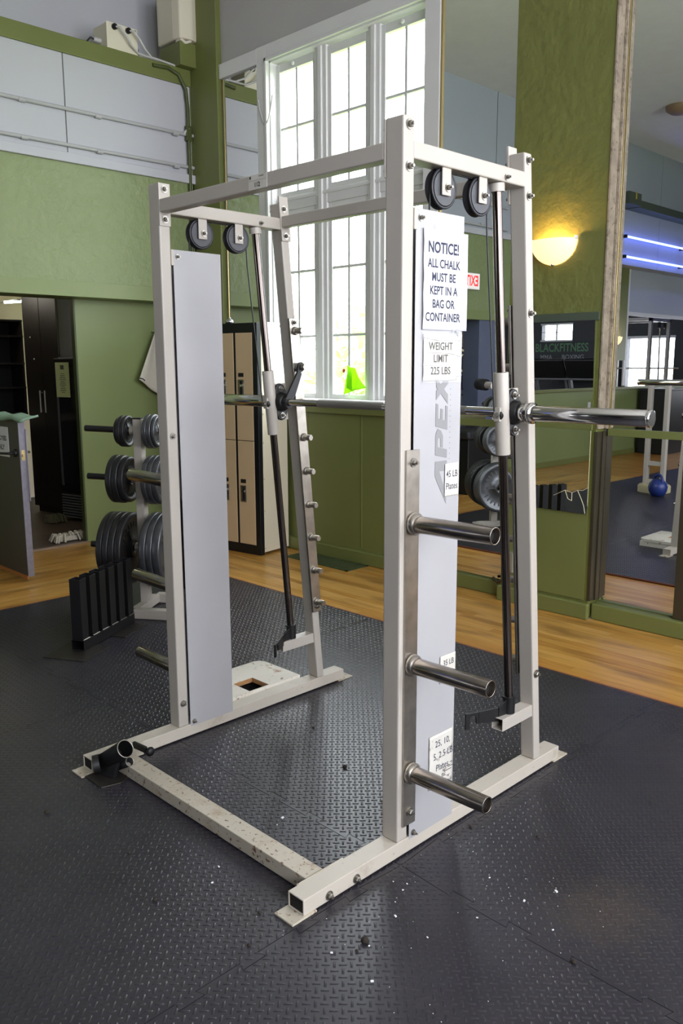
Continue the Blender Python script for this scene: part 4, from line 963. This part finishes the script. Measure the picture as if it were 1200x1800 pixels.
# mop heads
def mophead(name, c, L, wd, h, label, m):
    c = Vector(c); b = B(); rnd = random.Random(len(label))
    for k in range(70):
        u = rnd.uniform(-1, 1); v = rnd.uniform(-1, 1); p0 = c+Vector((v*wd*.2, u*L*.35, h*(.5+.4*rnd.random())))
        p2 = c+Vector((v*wd*.55+rnd.uniform(-.02, .02), u*L*.52, .008)); p1 = (p0+p2)/2+Vector((0, 0, h*.42))
        b.path([p0, p1, p2*.7+p1*.3, p2], .0085, 5)
    b.obox(c+Vector((0, 0, h*.35)), (1, 0, 0), (0, 1, 0), (0, 0, 1), wd*.5, L*.7, h*.5)
    return single(name, b, m, label, 'mop', loc=tuple(c))
mophead('mop_head', (-5.06, 1.53, -.008), .30, .14, .075, 'white string mop head lying on the floor at the doorway', MOP)
mophead('mop_head', (-5.93, 1.84, -.008), .16, .16, .08, 'dull olive mop head on the floor in front of the drinks fridge', mat('dull_mop', (96, 92, 68), .95, bump=.4, bscale=90))

# ================================================================== FIXTURES ON THE LEFT WALL
for z, lab in ((3.34, 'upper grey conduit pipe running along the white upper wall panels'), (3.085, 'lower grey conduit pipe resting on the white ledge of the upper wall')):
    t = thing('conduit_pipe', lab, 'pipe', (XU, 1.0, z))
    part('pipe', B().cyl((XU+.012, -1.9, z-.012), (XU+.012, 2.66, z+.012), .014, 12), mat('grey_conduit', (176, 176, 176), .45), t)
    for y in (-1.4, -.4, .6, 1.15, 1.75, 2.45): part('coupling', B().cyl((XU+.012, y, z), (XU+.012, y+.05, z), .0175, 12), MATS['grey_conduit'], t)
t = thing('dark_conduit', 'dark green painted conduit running down the corner post', 'pipe', (XU, 2.62, 3.3))
part('pipe', B().path([(XU+.02, 2.28, 3.82), (XU+.022, 2.42, 3.83), (XU+.024, 2.52, 3.80), (XU+.025, 2.585, 3.70), (XU+.025, 2.60, 3.55), (XU+.025, 2.60, 2.2)], .015, 10), mat('dark_green_pipe', (70, 80, 40), .45), t)
part('junction', B().box(XU, XU+.04, 2.575, 2.625, 3.30, 3.42), MATS['dark_green_pipe'], t, .004)
part('elbow', B().path([(XU+.015, 2.56, 3.355), (XU+.03, 2.60, 3.40)], .012, 8), WIRE_W, t)
jb = thing('junction_box', 'beige junction box with grey cables standing on the green beam', 'electrical box', (-4.75, 2.02, 3.862))
part('box', B().box(-4.86, -4.66, 1.895, 2.155, 3.862, 4.045), BEIGE, jb, .004)
part('cover_plate', B().box(-4.66, -4.654, 1.89, 2.16, 3.858, 4.05), BEIGE, jb, .002)
for y in (1.955, 2.075):
    part('gland', B().lathe([(.022, 0), (.022, .02), (.015, .03)], (-4.654, y, 4.02), (1, 0, 0), 14), BLACK, jb)
    part('cable', B().path([(-4.64, y, 4.018), (-4.60, y+.02, 4.01), (-4.60, y+.07, 3.965), (-4.61, y+.12, 3.91), (-4.645, y+.20, 3.875), (-4.65, 2.40, 3.872), (-4.655, 2.50, 3.868)], .009, 8), WIRE_W, jb)
part('screw', B().cyl((-4.654, 2.14, 4.035), (-4.651, 2.14, 4.035), .007, 8), BOLT, jb)
part('gland', B().lathe([(.018, 0), (.018, .05), (.012, .06)], (-4.76, 1.895, 3.93), (0, -1, 0), 14), WIRE_W, jb)
part('loose_cable', B().path([(-4.76, 1.84, 3.93), (-4.74, 1.80, 3.93), (-4.72, 1.76, 3.89), (-4.72, 1.74, 3.865)], .007, 6), WIRE_K, jb)
part('loose_cable', B().path([(-4.80, 2.155, 3.99), (-4.80, 2.22, 4.0), (-4.80, 2.235, 3.94), (-4.80, 2.18, 3.90), (-4.80, 2.15, 3.91)], .009, 6), WIRE_K, jb)
part('loose_cable', B().path([(-4.9, 2.16, 4.06), (-4.92, 2.28, 4.08), (-4.94, 2.34, 4.02), (-4.95, 2.35, 3.88)], .006, 6), WIRE_K, jb)
part('loose_cable', B().path([(-4.95, 2.36, 4.0), (-4.96, 2.32, 3.97), (-4.97, 2.33, 3.88)], .006, 6), WIRE_K, jb)
sp = thing('wall_speaker', 'beige box speaker high in the corner above the green beam', 'speaker', (-4.66, 2.62, 4.2))
b = B().prism([(XU+.02, 2.48, 4.055), (XU+.10, 2.495, 4.055), (XU+.125, 2.60, 4.055), (XU+.10, 2.66, 4.055), (XU-.2, 2.68, 4.055), (XU-.2, 2.48, 4.055)], (0, 0, .38))
part('case', b, BEIGE, sp, .012, 3)
part('torn_base', B().prism([(XU+.03, 2.50, 4.03), (XU+.09, 2.505, 4.045), (XU+.10, 2.55, 4.02), (XU+.11, 2.60, 4.042), (XU+.02, 2.66, 4.035)], (0, 0, .02)), mat('flaked_plaster', (208, 204, 186), .9), sp)
struct('trim_13', B().box(XU-.2, XU+.09, 2.50, YW-.04, 3.86, 4.04), GREEN, None, .004)

# ================================================================== LAMPS, SOCKETS
def sconce(c, nrm, label, energy):
    """half-bowl wall lamp: c = wall point at the middle of its flat top"""
    c = Vector(c); n = Vector(nrm).normalized(); a = Vector((-n.y, n.x, 0))
    t = thing('wall_sconce', label, 'wall lamp', tuple(c), 'half-bowl wall lamps')
    def f(u, v):
        w = pi*u; q = pi/2*v
        return c+a*(.142*math.cos(w)*math.cos(q))+n*(.105*math.sin(w)*math.cos(q)+.004)+Vector((0, 0, -.135*math.sin(q)))
    part('glass_bowl', B().grid(f, 28, 12), SHADE, t, solid=.004)
    part('wall_plate', B().obox(c+n*.006+Vector((0, 0, -.04)), a, n, (0, 0, 1), .10, .012, .07), WHITE, t, .003)
    for sx in (-1, 1): part('clip', B().obox(c+a*sx*.140+n*.018+Vector((0, 0, .002)), a, n, (0, 0, 1), .014, .02, .022), WHITE, t, .003)
    part('finial', B().lathe([(.009, 0), (.009, .01), (.004, .016)], c+n*.022+Vector((0, 0, -.132)), (0, 0, -1), 12), CHROME, t)
    l = bpy.data.lights.new('sconce_bulb', 'POINT'); l.energy = energy; l.color = (1, .68, .30); l.shadow_soft_size = .02
    o = bpy.data.objects.new('sconce_bulb', l); COL.objects.link(o); o.parent = t; o.location = n*.07+Vector((0, 0, -.035))
    return t
sconce((-1.128, PY, 2.152), (0, -1, 0), 'glowing half-bowl glass wall lamp on the green pilaster', 1.9)
sconce((XL+.03, -5.22, 1.86), (1, 0, 0), 'glowing half-bowl glass wall lamp on the far pier, seen in the mirror', 1.3)
ob = thing('socket_box', 'grey surface socket box low on the green pilaster', 'socket', (-1.345, PY-.03, .25))
part('box', B().box(-1.385, -1.312, PY-.045, PY, .185, .315), mat('grey_socket', (132, 130, 112), .5), ob, .004)
for z in (.225, .28): part('outlet', B().lathe([(.017, 0), (.017, .003), (.013, .003)], (-1.348, PY-.045, z), (0, -1, 0), 16), PAPER2, ob)
part('flex_conduit', B().path([(-1.36, PY-.02, .185), (-1.37, PY-.03, .14), (-1.42, PY-.04, .105), (-1.52, YW-.03, .10)], .009, 8), DKTRIM, ob)
# blue strip lights and their beam, seen in the mirrors
for z in (3.295, 3.01):
    t = thing('blue_tube_light', 'long blue fluorescent tube light on the upper left wall, '+('upper' if z > 3.1 else 'lower')+' of the two', 'tube light', (XU, -6.5, z))
    part('tube', B().cyl((XU+.07, -8.9, z), (XU+.07, -4.92, z), .016, 12), TUBE_B, t)
    for y in (-8.93, -6.9, -4.86): part('end_holder', B().box(XU-.02, XU+.09, y-.025, y+.025, z-.022, z+.022), BLACK, t, .003)
hb_ = thing('beam_shelf', 'dark green beam shelf above the blue tube lights', 'beam', (XU, -6.5, 3.75))
part('beam', B().box(XU-.02, XU+.20, -9.4, -4.95, 3.69, 3.80), DKBEAM, hb_, .004); part('end_block', B().box(XU-.02, XU+.24, -4.95, -4.58, 3.70, 3.87), DKBEAM, hb_, .004); part('yellow_tag', B().box(XU+.235, XU+.245, -4.80, -4.77, 3.78, 3.88), mat('yellow_tag', (190, 170, 50), .5), hb_)
t = thing('ceiling_fitting', 'round brown fitting on the gym ceiling seen in the right mirror', 'ceiling fitting', (-3.4, -3.75, ZC))
part('dome', B().lathe([(.17, 0), (.16, .05), (.10, .09), (0, .10)], (-3.4, -3.75, ZC), (0, 0, -1), 24), mat('brown_dome', (150, 120, 100), .5), t)
ex = thing('exit_sign', 'lit red EXIT sign above the slate doorway, reversed in the mirror', 'sign', (XU, -1.158, 2.42))
part('case', B().box(XU, XU+.05, -1.315, -1.0, 2.325, 2.515), WHITE, ex, .004); part('face', B().box(XU+.05, XU+.053, -1.308, -1.007, 2.332, 2.508), EXITM, ex)
lettering([('EXIT', .165, (XU+.053, -1.158, 2.42), .004, .74)], EXITR, ex, (0, 1, 0), (0, 0, 1))

# ================================================================== OTHER THINGS THE MIRRORS SHOW
qb = thing('equipment_cabinet', 'black equipment cabinet against the far green wainscot, seen in the right mirror', 'cabinet', (-4.6, -6.45, 0))
part('body', B().box(-4.82, -4.35, -6.85, -6.1, -.012, 1.02), BLACK, qb, .01); part('top', B().box(-4.83, -4.34, -6.86, -6.09, 1.02, 1.05), RUBBLK, qb, .004)
bl = thing('black_bench', 'black padded bench with a rolled top beside the slate doorway', 'bench', (-4.25, -.75, 0))
part('base', B().box(-4.60, -4.12, -1.15, -.50, -.012, .62), BLACK, bl, .01); part('pad', B().box(-4.62, -4.08, -1.2, -.45, .62, .72), RUBBLK, bl, .03, 4)
part('roller', B().cyl((-4.45, -1.2, .86), (-4.45, -.5, .86), .07, 20), mat('olive_vinyl', (120, 118, 84), .45), bl, .01); part('bracket', B().box(-4.48, -4.42, -.90, -.84, .7, .86), CHROME, bl)
kt = thing('kettlebell', 'blue vinyl kettlebell on the mat, seen in the right mirror', 'kettlebell', (-2.52, -1.86, 0))
part('ball', B().lathe([(.045, 0), (.075, .012), (.098, .06), (.104, .105), (.092, .15), (.062, .182), (.03, .192), (0, .194)], (-2.52, -1.86, 0), (0, 0, 1), 28), BLUEK, kt)
part('handle', B().path([(-2.52+.062*math.cos(w)*1.0, -1.86+.062*math.cos(w)*.5, .165+.075*max(0, math.sin(w))) for w in [pi*k/12 for k in range(13)]], .0155, 10), BLUEK, kt)
stn = thing('white_stand', 'white steel double-post stand on a round cream base, seen in the right mirror', 'weight stand', (-2.70, -2.1, 0))
part('round_base', B().lathe([(.18, 0), (.18, .07), (.165, .085), (0, .085)], (-2.70, -2.16, 0), (0, 0, 1), 32), OLIVE, stn)
for dx in (0, .20): part('post', B().box(-2.83+dx, -2.78+dx, -2.19, -2.13, .08, 1.25), PAINT, stn, .004)
for z in (.30, .09): part('rung', B().box(-2.78, -2.63, -2.185, -2.135, z, z+.05), PAINT, stn, .003)
# second rack, treadmills and banner at the rear of the gym (seen twice reflected)
rk = thing('white_power_rack', 'second white rack with pulleys at the rear of the gym', 'weight machine', (-3.9, -8.2, 0))
for x in (-4.35, -3.35):
    for y in (-8.5, -7.75): part('upright', B().box(x, x+.06, y, y+.06, -.012, 2.28), PAINT, rk, .004)
    part('side_beam', B().box(x, x+.06, -8.5, -7.69, 2.20, 2.27), PAINT, rk, .004); part('base_beam', B().box(x, x+.06, -8.8, -7.4, 0, .05), PAINT, rk, .004)
    part('guide_rod', B().cyl((x+.03, -8.2, .1), (x+.03, -8.1, 2.2), .014, 12), ROD, rk)
    for y in (-8.3, -8.05): part('pulley', B().lathe([(.01, -.012), (.055, -.012), (.048, 0), (.055, .012), (.01, .012)], (x+.03, y, 2.14), (1, 0, 0), 24), RUBBLK, rk)
for y in (-8.5, -7.75): part('cross_header', B().box(-4.35, -3.29, y, y+.06, 2.21, 2.27), PAINT, rk, .004)
part('bar', B().cyl((-4.7, -8.15, 1.36), (-3.06, -8.15, 1.36), .016, 16), CHROME, rk)
for k, x in enumerate((-1.0, -1.8, -2.6)):
    tm = thing('treadmill', ['black treadmill with slanted uprights in front of the banner', 'black treadmill next to the second rack', 'black treadmill at the middle of the rear row'][[0, 2, 1][k]], 'treadmill', (x, -8.6, 0), 'treadmills at the rear of the gym')
    part('deck', B().box(x-.38, x+.38, -8.7, -7.1, -.01, .18), BLACK, tm, .02)
    part('belt', B().box(x-.26, x+.26, -8.55, -7.15, .18, .19), RUBBLK, tm)
    for q in (-.36, .36): part('upright', B().obox((x+q, -8.58, .72), (1, 0, 0), (0, .35, 1), (0, 1, -.35), .06, 1.2, .08), mat('grey_plastic', (120, 122, 124), .5), tm, .006)
    part('console', B().obox((x, -8.33, 1.33), (1, 0, 0), (0, .5, 1), (0, 1, -.5), .78, .42, .07), BLACK, tm, .02); part('handrail', B().cyl((x-.40, -8.2, 1.12), (x+.40, -8.2, 1.12), .02, 12), mat('grey_plastic', (1, 1, 1)), tm)
bn = thing('wall_banner', 'dark fitness banner with green lettering on the rear wall', 'banner', (-1.62, YR+.02, 1.7))
part('cloth', B().box(-2.20, -.55, YR+.002, YR+.012, 1.28, 1.90), mat('banner_black', (30, 34, 40), .6), bn)
lettering([('BLACKFITNESS', .25, (-1.37, YR+.0125, 1.76), .004, .80)], mat('banner_green', (70, 130, 84), .5), bn, (-1, 0, 0), (0, 0, 1))
lettering([('MMA', .14, (-1.0, YR+.0125, 1.56), .001), ('BOXING', .14, (-1.66, YR+.0125, 1.56), .001), ('ZUMBA', .14, (-1.0, YR+.0125, 1.39), .001, .9), ('BOOTCAMPS', .14, (-1.74, YR+.0125, 1.39), .001, .9)], mat('banner_grey', (140, 144, 150), .5), bn, (-1, 0, 0), (0, 0, 1))

# ================================================================== SMALL THINGS NEAR THE WINDOW AND ON THE FLOOR
def bag(u, v):
    x = -2.86+(u-.5)*.22*(.35+.65*v)+.04*v; z = 1.455-.22*v*(1-.35*u)-.02*u
    return (x, YW+.02-.05*math.sin(u*pi)*(.3+v*.7)+.012*math.sin(u*9+v*4), z)
lg = thing('green_cloth', 'lime green cloth hanging at the lower middle window pane', 'cloth', (-2.86, YW+.02, 1.34))
part('fabric', B().grid(bag, 14, 12), LIME, lg, solid=.003)
part('fold', B().prism([(-2.84, YW-.03, 1.45), (-2.795, YW-.035, 1.40), (-2.80, YW-.03, 1.27), (-2.86, YW-.03, 1.29)], (.004, -.004, 0)), LIME, lg)
single('red_sticker', B().lathe([(.016, 0), (.014, .004), (0, .005)], (-2.985, YS-.003, 1.415), (0, -1, 0), 14), RED, 'tiny red sticker on the window pane beside the lime cloth', 'sticker', loc=(-2.985, YS-.003, 1.415))
fv = thing('dark_floor_slats', 'dark green slatted patch lying on the floor at the foot of the window wall', 'floor grate', (-2.95, 2.54, -.012))  # thin slats standing in for a dark patch of the floor
part('frame', B().box(-3.30, -2.62, 2.43, 2.445, -.012, -.006).box(-3.30, -2.62, 2.64, 2.655, -.012, -.006).box(-3.30, -3.285, 2.43, 2.655, -.012, -.006).box(-2.635, -2.62, 2.43, 2.655, -.012, -.006), mat('dark_green_slats', (62, 74, 48), .45), fv)
for k in range(22): part('slat', B().box(-3.285+k*.0296, -3.270+k*.0296, 2.445, 2.64, -.012, -.007), MATS['dark_green_slats'], fv)
# chalk crumbs and rubber crumbs scattered on the mat
rnd = random.Random(5)
spots = [(.17, -.20, .006), (.285, -.205, .004), (.20, -.335, .004), (.11, -.10, .004), (.10, -.07, .004), (.065, -.09, .003), (.13, -.155, .003), (-.42, -.09, .008), (-.40, -.13, .004), (.33, -.05, .004), (.38, .10, .006), (.42, .20, .007), (.50, .05, .004), (.25, .12, .004), (.15, -.42, .005), (.29, -.42, .006), (-.35, -.40, .005), (-.30, -.46, .005), (-1.25, .03, .006)]
b = B()
for i, (x, y, s_) in enumerate(spots+[(rnd.uniform(-.1, .6), rnd.uniform(-.5, .25), .0018) for _ in range(60)]+[(rnd.uniform(-2.2, .6), rnd.uniform(-.7, .9), .0016) for _ in range(60)]):
    w = rnd.random()*3; b.obox((x, y, .003), (math.cos(w), math.sin(w), 0), (-math.sin(w), math.cos(w), 0), (0, 0, 1), s_*1.3, s_*.8, s_*.5)
single('chalk_crumbs', b, mat('chalk', (236, 236, 238), .9), 'scattered white chalk crumbs on the black mat', 'chalk crumbs', kind='stuff')
b = B()
for x, y, s_ in [(.18, -.33, .012), (.19, -.37, .005), (.60, -.02, .007), (.235, .40, .007), (-.52, .30, .010), (-.10, -.45, .006), (-.02, -.55, .006), (-.35, -.62, .007), (-.60, -.55, .005), (-.85, .45, .006), (-1.0, -.62, .010), (.05, .30, .006), (.39, .85, .005)]:
    b.lathe([(s_*.6, 0), (s_, s_*.4), (s_*.7, s_*.9), (0, s_)], (x, y, .001), (.1, .05, 1), 7)
single('dirt_crumbs', b, mat('dirt', (40, 34, 26), .9), 'scattered dark rubber and dirt crumbs on the black mat', 'dirt crumbs', kind='stuff')
# ================================================================== OUTDOORS
struct('ground_outside', B().box(-30, 30, YW+.25, 40, -.6, -.4), mat('lawn', (120, 150, 60), .9, var=.2, vscale=3))
def bush(name, c, R, n, label, col):
    b = B(); rn = random.Random(n); c = Vector(c)
    for k in range(n):
        d = Vector((rn.gauss(0, 1), rn.gauss(0, 1), rn.gauss(0, 1))).normalized()*(rn.random()**.4); q = c+Vector((d.x*R[0], d.y*R[1], d.z*R[2]))
        a = Vector((rn.gauss(0, 1), rn.gauss(0, 1), rn.gauss(0, 1))).normalized(); e = a.orthogonal().normalized(); s_ = .05+.05*rn.random()
        b._add([q-a*s_*1.6, q+e*s_*.7, q+a*s_*1.6, q-e*s_*.7], [(0, 1, 2, 3)])
    t = thing(name, label, 'shrub', (c.x, c.y, -.4))
    part('foliage', b, col, t, kind='stuff'); part('stem', B().cyl((c.x, c.y, -.4), (c.x, c.y, c.z), .06, 10, .03), mat('bark', (90, 74, 58), .9), t)
bush('shrub', (-4.4, 5.2, .9), (1.0, .8, 1.15), 1500, 'pale green shrub outside behind the left window light', mat('leaf_light', (206, 232, 168), .6, var=.12))
bush('shrub', (-6.9, 7.2, 1.1), (1.1, .8, 1.3), 1500, 'green shrub outside behind the middle window light', mat('leaf_mid', (196, 228, 160), .6, var=.12))
